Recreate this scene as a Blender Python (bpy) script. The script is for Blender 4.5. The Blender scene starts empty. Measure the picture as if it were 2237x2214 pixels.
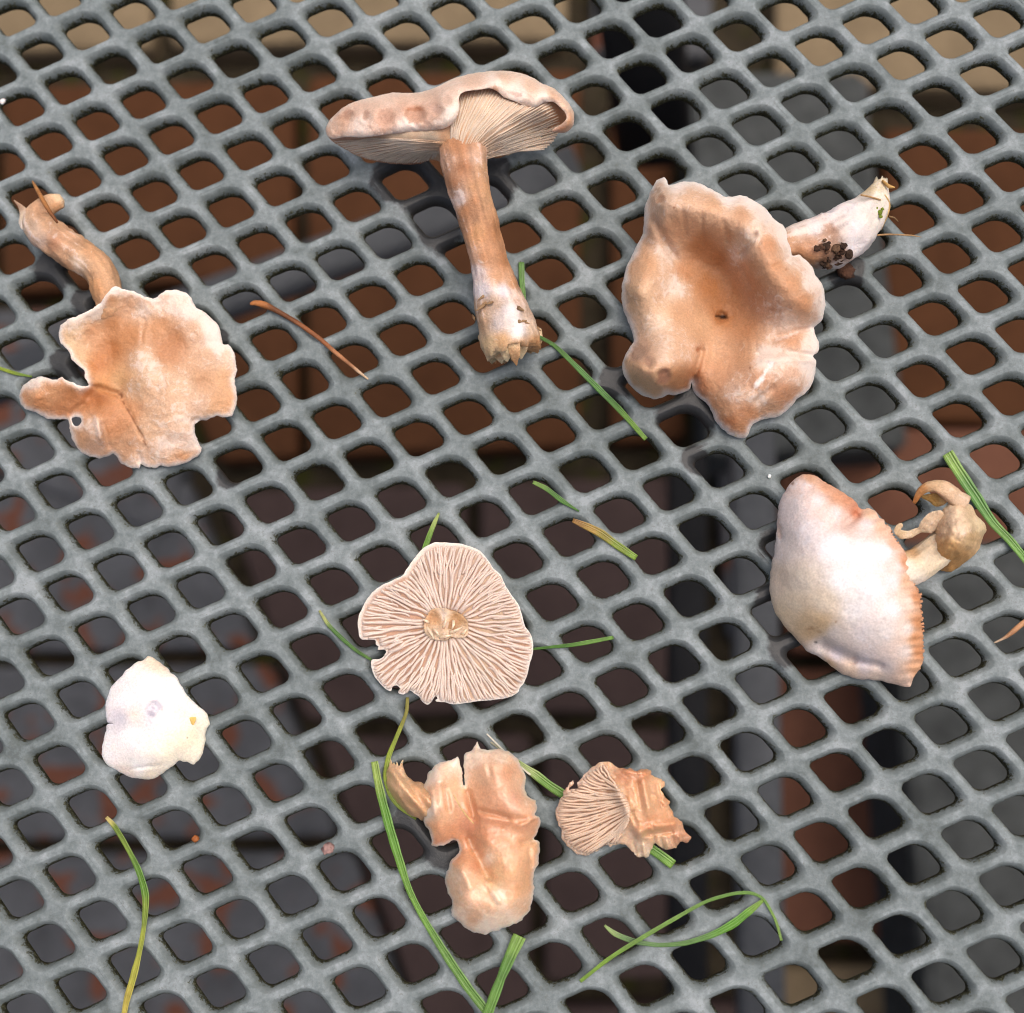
import bpy, math, random
import numpy as np
from mathutils import Vector, Matrix, noise as mnoise
from mathutils.geometry import delaunay_2d_cdt

random.seed(7)
rng = np.random.default_rng(7)
scene = bpy.context.scene
COL = scene.collection

# ------------------------------------------------------------------ camera
TZ = 0.70                                   # height of the table top above the paving
FPX = 2.4 * 1118.0                          # focal length in photograph pixels
RCW = np.array([[9.98004915e-01, -1.06058875e-02, -6.22390921e-02],
                [0.0, -9.85789713e-01, 1.67984050e-01],
                [-6.31362767e-02, -1.67648908e-01, -9.83822979e-01]])
CAMP = np.array([0.01414593, -0.03818004, 0.22360693 + TZ])
cam_d = bpy.data.cameras.new('camera')
cam = bpy.data.objects.new('camera', cam_d)
COL.objects.link(cam)
cx, cy, cz = RCW[:, 0], -RCW[:, 1], -RCW[:, 2]
cam.matrix_world = Matrix(((cx[0], cy[0], cz[0], CAMP[0]), (cx[1], cy[1], cz[1], CAMP[1]),
                           (cx[2], cy[2], cz[2], CAMP[2]), (0, 0, 0, 1)))
cam_d.sensor_fit = 'HORIZONTAL'
cam_d.sensor_width = 36.0
cam_d.lens = 36.0 * FPX / 2237.0
cam_d.clip_start = 0.01
cam_d.clip_end = 200.0
cam_d.dof.use_dof = True
cam_d.dof.focus_distance = 0.222
cam_d.dof.aperture_fstop = cam_d.lens / 3.3
scene.camera = cam

# ------------------------------------------------------------------ light
SUN_ELEV, SUN_AZ = 72.0, 55.0               # azimuth: clockwise from +Y (top of the picture)
world = bpy.data.worlds.new('World')
scene.world = world
world.use_nodes = True
wn = world.node_tree.nodes
wl = world.node_tree.links
bg = wn['Background']
sky = wn.new('ShaderNodeTexSky')
sky.sky_type = 'NISHITA'
sky.sun_disc = False
sky.sun_elevation = math.radians(SUN_ELEV)
sky.sun_rotation = math.radians(SUN_AZ)
sky.air_density = 0.7
sky.dust_density = 9.0
sky.ozone_density = 0.4
wl.new(sky.outputs[0], bg.inputs[0])
bg.inputs[1].default_value = 0.15
sun_d = bpy.data.lights.new('sun', 'SUN')
sun = bpy.data.objects.new('sun', sun_d)
COL.objects.link(sun)
sun_d.energy = 1.15
sun_d.angle = math.radians(75)
sun_d.color = (1.0, 0.98, 0.95)
e, a = math.radians(SUN_ELEV), math.radians(SUN_AZ)
sv = Vector((math.sin(a) * math.cos(e), math.cos(a) * math.cos(e), math.sin(e)))
sun.rotation_euler = sv.to_track_quat('Z', 'Y').to_euler()
sun.location = (0, 0, 3)
vs = scene.view_settings
vs.view_transform = 'Standard'
vs.look = 'None'
vs.exposure = 0.1
vs.gamma = 1.0
vs.use_curve_mapping = False
scene.render.engine = 'CYCLES'
scene.cycles.use_denoising = True
scene.cycles.max_bounces = 6
scene.cycles.filter_width = 1.1


# ------------------------------------------------------------------ helpers
def at(px, py, z=0.0):
    """Point on the plane z (metres above the table top) seen at a photograph pixel."""
    px, py, z = np.broadcast_arrays(np.asarray(px, float), np.asarray(py, float), np.asarray(z, float))
    d = np.stack([(px - 1118.0) / FPX, (py - 1107.0) / FPX, np.ones_like(px)], -1) @ RCW.T
    t = (z + TZ - CAMP[2]) / d[..., 2]
    return CAMP + d * t[..., None]


def pxmm(px, py, z=0.0):
    """metres per pixel there"""
    return float(np.linalg.norm(at(px + 5, py, z) - at(px - 5, py, z)) / 10)


def crop(ox, oy, s):
    return lambda pts: [(ox + p[0] / s, oy + p[1] / s) + tuple(p[2:]) for p in pts]


def crops(ox, oy, s):
    """for colour spots: centre, two radii, angle, colour, strength"""
    return lambda pts: [(ox + p[0] / s, oy + p[1] / s, p[2] / s, p[3] / s) + tuple(p[4:]) for p in pts]


def cropt(ox, oy, s):
    """for tube paths: the fourth value is a radius in crop pixels"""
    return lambda pts: [(ox + p[0] / s, oy + p[1] / s, p[2], p[3] / s) for p in pts]


def lin(c):
    c = np.asarray(c, float) / 255.0
    return np.where(c <= 0.04045, c / 12.92, ((c + 0.055) / 1.055) ** 2.4)


def fbm(x, y, scale, octs=4, seed=0.0):
    return np.array([mnoise.fractal(Vector((a_ / scale + seed, b_ / scale - seed, seed)), 1.0, 2.0, octs)
                     for a_, b_ in zip(np.ravel(x), np.ravel(y))]).reshape(np.shape(x))


def tps(ctrl, reg=1e-3):
    c = np.array(ctrl, float)
    P = c[:, :2] / 100.0
    n = len(c)

    def phi(r):
        return np.where(r > 1e-9, r * r * np.log(np.maximum(r, 1e-9)), 0.0)
    K = phi(np.linalg.norm(P[:, None] - P[None], axis=-1)) + reg * np.eye(n)
    Q = np.c_[np.ones(n), P]
    A = np.block([[K, Q], [Q.T, np.zeros((3, 3))]])
    w = np.linalg.solve(A, np.r_[c[:, 2], 0, 0, 0])

    def f(x, y):
        q = np.stack([np.ravel(x), np.ravel(y)], -1) / 100.0
        v = phi(np.linalg.norm(q[:, None] - P[None], axis=-1)) @ w[:n] + np.c_[np.ones(len(q)), q] @ w[n:]
        return v.reshape(np.shape(x))
    return f


def idw(ctrl, x, y, power=3.8):
    c = np.array([t[:2] for t in ctrl], float)
    v = np.array([list(t[2]) + [t[3] if len(t) > 3 else 0.0] for t in ctrl], float)
    d = np.hypot(np.ravel(x)[:, None] - c[:, 0], np.ravel(y)[:, None] - c[:, 1]) + 6.0
    w = d ** -power
    w /= w.sum(1, keepdims=True)
    return w @ v


def link(o, parent=None):
    COL.objects.link(o)
    if parent is not None:
        o.parent = parent
        o.matrix_parent_inverse.identity()
    return o


def origin_of(o):
    v = Vector((0, 0, 0))
    while o is not None:
        v += o.location
        o = o.parent
    return np.array(v)


def thing(name, label, cat, p, group=None):
    o = bpy.data.objects.new(name, None)
    o.empty_display_size = 0.005
    o.location = tuple(p)
    o['label'] = label
    o['category'] = cat
    if group:
        o['group'] = group
    return link(o)


TINT = {'white_cap_skin': (1, 1, .985), 'pale_cap_skin': (.98, .995, .995), 'grass_blade_green': (1.04, 1, .86)}
ALBEDO = {'white_cap_skin': .95, 'pale_cap_skin': .96, 'gill_flesh': .88, 'wet_torn_flesh': .90, 'stem_flesh': .90, 'grass_blade_green': .72}   # pigment read from the picture to reflectance


def mesh_obj(name, V, F, mat, parent=None, pig=None, bloom=None, smooth=True, loc=None):
    """V in world coordinates"""
    V = np.asarray(V, float)
    base = origin_of(parent) if parent is not None else (np.array(loc) if loc is not None else np.zeros(3))
    me = bpy.data.meshes.new(name)
    me.from_pydata((V - base).tolist(), [], [tuple(int(i) for i in f) for f in F])
    me.materials.append(mat)
    if smooth:
        me.polygons.foreach_set('use_smooth', np.ones(len(me.polygons), bool))
    if pig is not None:
        at_ = me.color_attributes.new('pig', 'FLOAT_COLOR', 'POINT')
        pig = np.asarray(pig)
        if mat.name == 'tan_cap_flesh':
            pig = pig ** 1.10 * 1.12            # moist skin: tan deepens, bloom stays pale
        elif mat.name == 'wet_torn_flesh':
            pig = pig * .80 + .20 * lin((240, 212, 188))
        c = np.c_[np.asarray(pig) * np.array(TINT.get(mat.name, (.985, 1, 1.03))) * ALBEDO.get(mat.name, .83), np.ones(len(V))]
        at_.data.foreach_set('color', c.astype(np.float32).ravel())
    if bloom is not None:
        b_ = me.attributes.new('bloom', 'FLOAT', 'POINT')
        b_.data.foreach_set('value', np.asarray(bloom, np.float32))
    me.update()
    o = bpy.data.objects.new(name, me)
    if parent is None:
        o.location = tuple(base)
    return link(o, parent)


def tagit(o, label, cat, group=None):
    o['label'] = label
    o['category'] = cat
    if group:
        o['group'] = group
    return o


def resample(poly, step, closed=True):
    p = np.array([q[:2] for q in poly], float)
    if closed:
        p = np.vstack([p, p[:1]])
    # Catmull-Rom through the points
    out = []
    n = len(p) - 1
    for i in range(n):
        p0 = p[(i - 1) % n] if closed else p[max(i - 1, 0)]
        p1, p2 = p[i], p[i + 1]
        p3 = p[(i + 2) % n] if closed else p[min(i + 2, n)]
        L = np.linalg.norm(p2 - p1)
        k = max(1, int(round(L / step)))
        t = (np.arange(k) / k)[:, None]
        c = 0.5 * ((2 * p1) + (p2 - p0) * t * .8 + (2 * p0 * .8 - 5 * p1 + .8 * 0 * p0 + (6 - 1.6) * p2 - .8 * p3 - (0.8 * 2 - 5 + 6 - 1.6 - .8) * p1 + 0 * p1) * 0 * t)
        m1, m2 = (p2 - p0) * .4, (p3 - p1) * .4
        h = ((2 * t ** 3 - 3 * t ** 2 + 1) * p1 + (t ** 3 - 2 * t ** 2 + t) * m1
             + (-2 * t ** 3 + 3 * t ** 2) * p2 + (t ** 3 - t ** 2) * m2)
        out.append(h)
    if not closed:
        out.append(p[-1:])
    return np.vstack(out)


def inside(poly, x, y):
    poly = np.asarray(poly)
    x1, y1 = poly[:, 0], poly[:, 1]
    x2, y2 = np.roll(x1, -1), np.roll(y1, -1)
    c = np.zeros(len(x), bool)
    for a1, b1, a2, b2 in zip(x1, y1, x2, y2):
        k = ((b1 > y) != (b2 > y))
        if k.any():
            xi = (a2 - a1) * (y - b1) / (b2 - b1 + 1e-12) + a1
            c ^= k & (x < xi)
    return c


def dist_edge(poly, x, y):
    p = np.asarray(poly)
    q = np.roll(p, -1, 0)
    d = np.full(len(x), 1e9)
    for (ax, ay), (bx, by) in zip(p, q):
        ux, uy = bx - ax, by - ay
        L = ux * ux + uy * uy + 1e-12
        t = np.clip(((x - ax) * ux + (y - ay) * uy) / L, 0, 1)
        d = np.minimum(d, np.hypot(x - ax - t * ux, y - ay - t * uy))
    return d


def sheet(name, outline, zc, colc, mat, parent, thick=1.4, edge=0.35, tw=14.0, res=5.0, holes=(), nz=(0.25, 40.0),
          rough_edge=0.8, margin=None, roll=(0.0, 10.0), bloom_edge=None, extra=None, spots=(), solid_to=None):
    """A fleshy sheet: outline and height field (mm above the table) with a real underside and lip.
    Returns object and the height function."""
    ol = resample(outline, res * .8)
    if rough_edge:
        nn = fbm(ol[:, 0], ol[:, 1], 14.0, 3, 3.3)
        mm = fbm(ol[:, 0], ol[:, 1], 14.0, 3, 9.1)
        ol = ol + np.stack([nn, mm], -1) * rough_edge * 2.0
    x0, y0 = ol.min(0)
    x1, y1 = ol.max(0)
    gx, gy = np.meshgrid(np.arange(x0, x1, res), np.arange(y0, y1, res * .866))
    gx = gx + (np.arange(gx.shape[0]) % 2)[:, None] * res / 2
    gx = gx.ravel() + rng.uniform(-.15, .15, gx.size) * res
    gy = gy.ravel() + rng.uniform(-.15, .15, gy.size) * res
    k = inside(ol, gx, gy)
    gx, gy = gx[k], gy[k]
    k = dist_edge(ol, gx, gy) > res * .55
    hl = [resample(h, res * .6) for h in holes]
    for h in hl:
        k &= ~inside(h, gx, gy) & (dist_edge(h, gx, gy) > res * .5)
    gx, gy = gx[k], gy[k]
    pts = list(ol)
    edges = [(i, (i + 1) % len(ol)) for i in range(len(ol))]
    for h in hl:
        b0 = len(pts)
        pts += list(h)
        edges += [(b0 + i, b0 + (i + 1) % len(h)) for i in range(len(h))]
    pts += list(zip(gx, gy))
    vv, ee, ff, _, _, _ = delaunay_2d_cdt([Vector((float(p[0]), float(p[1]))) for p in pts], edges, [], 0, 1e-4)
    P = np.array([(v[0], v[1]) for v in vv])
    F = np.array([f for f in ff])
    cen = P[F].mean(1)
    k = inside(ol, cen[:, 0], cen[:, 1])
    for h in hl:
        k &= ~inside(h, cen[:, 0], cen[:, 1])
    F = F[k]
    used = np.unique(F)
    remap = -np.ones(len(P), int)
    remap[used] = np.arange(len(used))
    P = P[used]
    F = remap[F]
    A = P[F]
    area = (A[:, 1, 0] - A[:, 0, 0]) * (A[:, 2, 1] - A[:, 0, 1]) - (A[:, 2, 0] - A[:, 0, 0]) * (A[:, 1, 1] - A[:, 0, 1])
    F[area > 0] = F[area > 0][:, ::-1]           # image y points down
    x, y = P[:, 0], P[:, 1]
    d = dist_edge(ol, x, y)
    for h in hl:
        d = np.minimum(d, dist_edge(h, x, y))
    zf0 = tps(zc)

    def zf(xx, yy):
        v = zf0(xx, yy)
        if extra is not None:
            v = v + extra(np.asarray(xx), np.asarray(yy))
        return v
    z = zf(x, y)
    z = z + nz[0] * (fbm(x, y, nz[1], 4, 1.7) + .35 * fbm(x, y, nz[1] * .22, 3, 5.2))
    z = z - roll[0] * np.exp(-(d / roll[1]) ** 1.5)
    zb = z - (edge + (thick - edge) * (1 - np.exp(-d / tw)))
    if solid_to is not None:
        zb = np.where(d > 3, np.minimum(zb, solid_to + (zb - solid_to) * np.exp(-d / 30)), zb)
    lo = zb.min()
    if lo < -0.15:
        zb = np.maximum(zb, -0.15)
        z = np.maximum(z, zb + edge)
    pig = idw(colc, x, y)
    bl = pig[:, 3].copy()
    pig = lin(pig[:, :3])
    if margin is not None:
        mc, mw, ms = margin
        jit = fbm(x, y, 30.0, 3, 7.7)
        w = ms * np.exp(-(d / (mw * (1 + .7 * jit))) ** 2)
        pig = pig * (1 - w[:, None]) + lin(mc) * w[:, None]
    for (sx, sy, rx, ry, rot, sc_, st_) in spots:
        ca, sa = math.cos(math.radians(rot)), math.sin(math.radians(rot))
        dx_, dy_ = x - sx, y - sy
        u_ = (dx_ * ca + dy_ * sa) / rx
        v_ = (-dx_ * sa + dy_ * ca) / ry
        q_ = np.hypot(u_, v_) * (1 + .35 * fbm(x, y, 9.0, 2, sx * .01))
        w = st_ * np.clip((1.15 - q_) / .35, 0, 1)
        pig = pig * (1 - w[:, None]) + lin(sc_) * w[:, None]
        bl = bl * (1 - w)
    top = at(x, y, z / 1000)
    bot = at(x, y, zb / 1000)
    # underside stays below the rim it belongs to: pull it slightly inward
    n = len(P)
    ec = {}
    for f in F:
        for i in range(3):
            a_, b_ = int(f[i]), int(f[(i + 1) % 3])
            ec[(a_, b_)] = ec.get((a_, b_), 0) + 1
    be = [(a_, b_) for (a_, b_) in ec if (b_, a_) not in ec]
    # rounded lip ring
    lip = {}
    V = [top, bot]
    nv = 2 * n
    bverts = sorted({a_ for a_, b_ in be})
    mid = []
    nb = {}
    for a_, b_ in be:
        nb.setdefault(a_, []).append(b_)
        nb.setdefault(b_, []).append(a_)
    for v in bverts:
        lip[v] = nv
        nv += 1
        mid.append((top[v] + bot[v]) / 2)
    V.append(np.array(mid))
    V = np.vstack(V)
    faces = [tuple(f) for f in F] + [tuple((f + n)[::-1]) for f in F]
    for a_, b_ in be:
        faces.append((b_, a_, lip[a_], lip[b_]))
        faces.append((lip[b_], lip[a_], a_ + n, b_ + n))
    pig2 = np.vstack([pig, pig * .95, pig[bverts]])
    bl2 = np.r_[bl, bl * .3, bl[bverts]]
    o = mesh_obj(name, V, faces, mat, parent, pig2, bl2)
    return o, zf


def tube(name, path, colc, mat, parent, flat=1.0, nseg=28, step=7.0, wob=0.06, end_jag=0.0, start_jag=0.0, zmin=None,
         seed=0.0, ridges=0.0, nridge=9, hollow_end=0.0, streak=0.0):
    """path: (px, py, z_mm_of_axis, r_px); rings around the axis"""
    p = np.array(path, float)
    seg = np.r_[0, np.cumsum(np.hypot(np.diff(p[:, 0]), np.diff(p[:, 1])))]
    n = max(4, int(seg[-1] / step))
    s = np.linspace(0, seg[-1], n)

    def interp(k):
        # smooth (monotone-ish) interpolation
        v = np.interp(s, seg, p[:, k])
        w = max(1, int(n / len(p) / 2))
        if w > 1:
            pad = np.r_[[v[0]] * w, v, [v[-1]] * w]
            v2 = np.convolve(pad, np.ones(2 * w + 1) / (2 * w + 1), 'valid')
            t = np.minimum(np.arange(n), np.arange(n)[::-1]) / w
            v = np.where(t < 1, v + (v2 - v) * np.clip(t, 0, 1), v2)
        return v
    X, Y, Z, R = interp(0), interp(1), interp(2), interp(3)
    C = at(X, Y, Z / 1000)
    T = np.gradient(C, axis=0)
    T /= np.linalg.norm(T, axis=1, keepdims=True)
    up = np.array([0, 0, 1.0])
    S = np.cross(T, up)
    S /= np.linalg.norm(S, axis=1, keepdims=True)
    U = np.cross(S, T)
    rr = np.array([r * pxmm(x, y, z / 1000) for x, y, z, r in zip(X, Y, Z, R)])
    V, pig = [], []
    th = np.arange(nseg) / nseg * 2 * math.pi
    for i in range(n):
        w = np.array([mnoise.fractal(Vector((math.cos(t) * 1.3 + seed, math.sin(t) * 1.3, s[i] / 45.0)), 1.0, 2.0, 3) for t in th])
        w = w + .35 * np.array([mnoise.noise(Vector((math.cos(t) * 6 + seed, math.sin(t) * 6, s[i] / 9.0))) for t in th])
        rad = rr[i] * (1 + wob * w + ridges * np.sin(th * nridge + seed + 1.5 * np.sin(s[i] / 60)))
        q = C[i] + np.outer(rad * np.cos(th), S[i]) + np.outer(rad * flat * np.sin(th), U[i])
        jag = 0
        if end_jag and i == n - 1:
            jag = end_jag
        if start_jag and i == 0:
            jag = -start_jag
        if jag:
            q = q + np.outer(jag * rr[i] * rng.uniform(-.3, 1.0, nseg), T[i])
        V.append(q)
    V = np.array(V)
    flatV = V.reshape(-1, 3)
    if zmin is not None:
        flatV[:, 2] = np.maximum(flatV[:, 2], TZ + zmin / 1000)
    F = []
    for i in range(n - 1):
        for j in range(nseg):
            a_, b_ = i * nseg + j, i * nseg + (j + 1) % nseg
            F.append((b_, a_, a_ + nseg, b_ + nseg))
    b0 = len(flatV)
    e0 = C[0] - T[0] * rr[0] * (.35 if not start_jag else -.2)
    e1 = C[-1] + T[-1] * rr[-1] * (.35 if not (end_jag or hollow_end) else -max(hollow_end, .2))
    flatV = np.vstack([flatV, e0, e1])
    for j in range(nseg):
        F.append((j, (j + 1) % nseg, b0))
        F.append(((n - 1) * nseg + (j + 1) % nseg, (n - 1) * nseg + j, b0 + 1))
    # pigment from pixel position
    rel = flatV - CAMP
    cc = rel @ RCW
    px = cc[:, 0] / cc[:, 2] * FPX + 1118
    py = cc[:, 1] / cc[:, 2] * FPX + 1107
    c = idw(colc, px, py)
    if streak:
        sk = np.zeros(len(flatV))
        for i in range(n):
            for j in range(nseg):
                sk[i * nseg + j] = mnoise.fractal(Vector((math.cos(th[j]) * 5.0 + seed, math.sin(th[j]) * 5.0, s[i] / 110.0)), 1.0, 2.0, 3)
        c[:, :3] = np.clip(c[:, :3] * (1 + streak * sk[:, None]), 0, 255)
        c[:, 3] = np.clip(c[:, 3] + .6 * sk, 0, 1.2)
    return mesh_obj(name, flatV, F, mat, parent, lin(c[:, :3]), c[:, 3])


def gill(name, path, zf, h, mat, parent, col, col2, dz=0.0, t0=0.30, wave=0.8, seed=0.0, base=-0.5, root=None):
    """a single lamella: thin wavy blade along a pixel path, standing on the height field"""
    p = resample(path, 7.0, closed=False)
    n = len(p)
    s = np.linspace(0, 1, n)
    T = np.gradient(p, axis=0)
    T /= np.linalg.norm(T, axis=1, keepdims=True) + 1e-9
    N = np.stack([-T[:, 1], T[:, 0]], -1)
    wv = np.array([mnoise.noise(Vector((seed * 3.1, q * n * 7 / 30.0, seed))) for q in s]) * wave * 2
    wv *= np.clip(np.minimum(s, 1 - s) * 6, 0, 1)
    p = p + N * wv[:, None]
    z = zf(p[:, 0], p[:, 1]) + dz
    hh = h * (np.clip(s / .10, .25, 1) if root is None else np.clip(s / .5, .12, 1)) * np.clip((1 - s) / .12, .05, 1)
    sc = pxmm(*p[n // 2]) * 1000
    half = (t0 / 2) / sc
    V, F, pig = [], [], []
    lean = np.array([mnoise.noise(Vector((seed * 1.7 + 9, q * 3, 1.0))) for q in s])
    for k, (f_, w_) in enumerate(((0, 1.25), (.6, 1.0), (1.0, .45))):
        for sgn in (-1, 1):
            off = N * (sgn * half * w_ + lean * f_ * 1.5 * half)[:, None] if np.ndim(lean) else 0
            q = p + N * ((sgn * half * w_) + lean * f_ * 2.0 * half)[:, None]
            zz = z + base + (hh - base) * f_
            V.append(at(q[:, 0], q[:, 1], zz / 1000))
            pc_ = np.outer(np.ones(n), lin(col2) * (1 - f_) + lin(col) * f_)
            if root is not None:
                wr = np.clip(1 - s / .42, 0, 1)[:, None]
                pc_ = pc_ * (1 - wr) + lin(root) * wr
            pig.append(pc_)
    V = np.vstack(V)
    pig = np.vstack(pig)

    def idx(r, i):
        return r * n + i
    order = [0, 2, 4, 5, 3, 1]
    for i in range(n - 1):
        for a_, b_ in zip(order, order[1:] + order[:1]):
            F.append((idx(a_, i), idx(b_, i), idx(b_, i + 1), idx(a_, i + 1)))
    F.append(tuple(idx(r, 0) for r in order[::-1]))
    F.append(tuple(idx(r, n - 1) for r in order))
    return mesh_obj(name, V, F, mat, parent, pig, np.zeros(len(V)))


# ------------------------------------------------------------------ materials
def new_mat(name):
    m = bpy.data.materials.new(name)
    m.use_nodes = True
    nt = m.node_tree
    return m, nt, nt.nodes['Principled BSDF']


def ramp(nt, stops):
    r = nt.nodes.new('ShaderNodeValToRGB')
    el = r.color_ramp.elements
    while len(el) > 1:
        el.remove(el[-1])
    el[0].position = stops[0][0]
    el[0].color = stops[0][1]
    for p_, c_ in stops[1:]:
        q = el.new(p_)
        q.color = c_
    return r


def g4(v):
    return (v, v, v, 1)


def noise_tex(nt, scale, detail=4, rough=.6, vec=None, dist=0.0):
    t = nt.nodes.new('ShaderNodeTexNoise')
    t.inputs['Scale'].default_value = scale
    t.inputs['Detail'].default_value = detail
    t.inputs['Roughness'].default_value = rough
    t.inputs['Distortion'].default_value = dist
    if vec is not None:
        nt.links.new(vec, t.inputs['Vector'])
    return t


def mix(nt, fac, a_, b_, mode='MIX'):
    m = nt.nodes.new('ShaderNodeMix')
    m.data_type = 'RGBA'
    m.blend_type = mode
    for s_, v in ((m.inputs[0], fac), (m.inputs[6], a_), (m.inputs[7], b_)):
        if hasattr(v, 'is_output'):
            nt.links.new(v, s_)
        else:
            s_.default_value = v
    return m.outputs[2]


def math_n(nt, op, a_, b_=0.0, clamp=False):
    m = nt.nodes.new('ShaderNodeMath')
    m.operation = op
    m.use_clamp = clamp
    for s_, v in ((m.inputs[0], a_), (m.inputs[1], b_)):
        if hasattr(v, 'is_output'):
            nt.links.new(v, s_)
        else:
            s_.default_value = v
    return m.outputs[0]


def fungus(name, rough=.55, bump=.35, sss=.25, bloom_col=(236, 218, 206), gloss=0.0, fine=2600, streak=None, var=.22, speck=True):
    m, nt, b = new_mat(name)
    L = nt.links
    tc = nt.nodes.new('ShaderNodeTexCoord')
    geo = nt.nodes.new('ShaderNodeNewGeometry')
    vec = geo.outputs['Position']
    at_ = nt.nodes.new('ShaderNodeAttribute')
    at_.attribute_name = 'pig'
    bl = nt.nodes.new('ShaderNodeAttribute')
    bl.attribute_name = 'bloom'
    n1 = noise_tex(nt, 230, 6, .62, vec)
    n2 = noise_tex(nt, fine, 4, .6, vec)
    n3 = noise_tex(nt, 620, 5, .7, vec, .6)
    r1 = ramp(nt, [(.30, g4(1 - var * 1.2)), (.70, g4(1 + var * .55))])
    L.new(n1.outputs[0], r1.inputs[0])
    c = mix(nt, 1.0, at_.outputs['Color'], r1.outputs[0], 'MULTIPLY')
    r2 = ramp(nt, [(.34, g4(.86)), (.66, g4(1.09))])
    L.new(n2.outputs[0], r2.inputs[0])
    c = mix(nt, 1.0, c, r2.outputs[0], 'MULTIPLY')
    # pale bloom in patches
    k = math_n(nt, 'ADD', n3.outputs[0], math_n(nt, 'MULTIPLY', bl.outputs['Fac'], .42))
    k = math_n(nt, 'MULTIPLY', math_n(nt, 'SUBTRACT', k, .70), 6.0, True)
    k = math_n(nt, 'MULTIPLY', k, .55)
    c = mix(nt, k, c, tuple(lin(bloom_col) * (.86 if rough > .35 else .9)) + (1,))
    if speck:
        v = nt.nodes.new('ShaderNodeTexVoronoi')
        v.inputs['Scale'].default_value = 190
        L.new(vec, v.inputs['Vector'])
        r4 = ramp(nt, [(.05, g4(.55)), (.075, g4(0))])
        L.new(v.outputs['Distance'], r4.inputs[0])
        gate = noise_tex(nt, 90, 2, .5, vec)
        r5 = ramp(nt, [(.60, g4(0)), (.66, g4(1))])
        L.new(gate.outputs[0], r5.inputs[0])
        kk = math_n(nt, 'MULTIPLY', r4.outputs[0], r5.outputs[0])
        c = mix(nt, kk, c, (.16, .075, .03, 1))
    L.new(c, b.inputs['Base Color'])
    b.inputs['Roughness'].default_value = rough
    b.inputs['Specular IOR Level'].default_value = .35 + gloss
    b.inputs['Subsurface Weight'].default_value = sss
    b.inputs['Subsurface Radius'].default_value = (1.0, .55, .32)
    b.inputs['Subsurface Scale'].default_value = .0016
    if gloss:
        b.inputs['Coat Weight'].default_value = gloss
        b.inputs['Coat Roughness'].default_value = .18
    bp = nt.nodes.new('ShaderNodeBump')
    bp.inputs['Strength'].default_value = bump
    bp.inputs['Distance'].default_value = .0006
    hsum = math_n(nt, 'ADD', math_n(nt, 'MULTIPLY', n3.outputs[0], .9), math_n(nt, 'MULTIPLY', n2.outputs[0], .3))
    L.new(hsum, bp.inputs['Height'])
    L.new(bp.outputs[0], b.inputs['Normal'])
    return m


M_TAN = fungus('tan_cap_flesh', .42, .6, .22, var=.09, bloom_col=(240, 224, 212))
M_PALE = fungus('pale_cap_skin', .6, .3, .15, (230, 226, 230), var=.08, speck=False)
M_WET = fungus('wet_torn_flesh', .36, .22, .6, (246, 226, 204), .22, var=.10, speck=False)
M_GILL = fungus('gill_flesh', .7, .15, .25, (236, 220, 202), var=.12, speck=False, fine=4200)
M_STEM = fungus('stem_flesh', .55, .6, .22, (238, 222, 214), var=.26)
M_SOIL = fungus('soil_crumb', .95, 1.0, 0, (90, 65, 45), var=.5, speck=False)
M_DRY = fungus('dry_straw', .6, .4, .1, (200, 150, 100), var=.3, speck=False)


def grass_mat():
    m, nt, b = new_mat('grass_blade_green')
    L = nt.links
    at_ = nt.nodes.new('ShaderNodeAttribute')
    at_.attribute_name = 'pig'
    vn = nt.nodes.new('ShaderNodeAttribute')
    vn.attribute_name = 'bloom'                       # across the blade: veins
    w = nt.nodes.new('ShaderNodeMath')
    w.operation = 'SINE'
    L.new(math_n(nt, 'MULTIPLY', vn.outputs['Fac'], 27.0), w.inputs[0])
    geo = nt.nodes.new('ShaderNodeNewGeometry')
    n1 = noise_tex(nt, 500, 4, .6, geo.outputs['Position'])
    r = ramp(nt, [(.3, g4(.78)), (.7, g4(1.12))])
    L.new(n1.outputs[0], r.inputs[0])
    c = mix(nt, 1.0, at_.outputs['Color'], r.outputs[0], 'MULTIPLY')
    vv = math_n(nt, 'ADD', math_n(nt, 'MULTIPLY', w.outputs[0], .055), .98)
    cmb = nt.nodes.new('ShaderNodeCombineColor')
    for i in range(3):
        L.new(vv, cmb.inputs[i])
    c = mix(nt, 1.0, c, cmb.outputs[0], 'MULTIPLY')
    L.new(c, b.inputs['Base Color'])
    b.inputs['Roughness'].default_value = .42
    b.inputs['Subsurface Weight'].default_value = .15
    b.inputs['Subsurface Radius'].default_value = (.3, .6, .2)
    b.inputs['Subsurface Scale'].default_value = .0006
    bp = nt.nodes.new('ShaderNodeBump')
    bp.inputs['Strength'].default_value = .4
    bp.inputs['Distance'].default_value = .0002
    L.new(w.outputs[0], bp.inputs['Height'])
    L.new(bp.outputs[0], b.inputs['Normal'])
    return m


M_GRASS = grass_mat()


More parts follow.
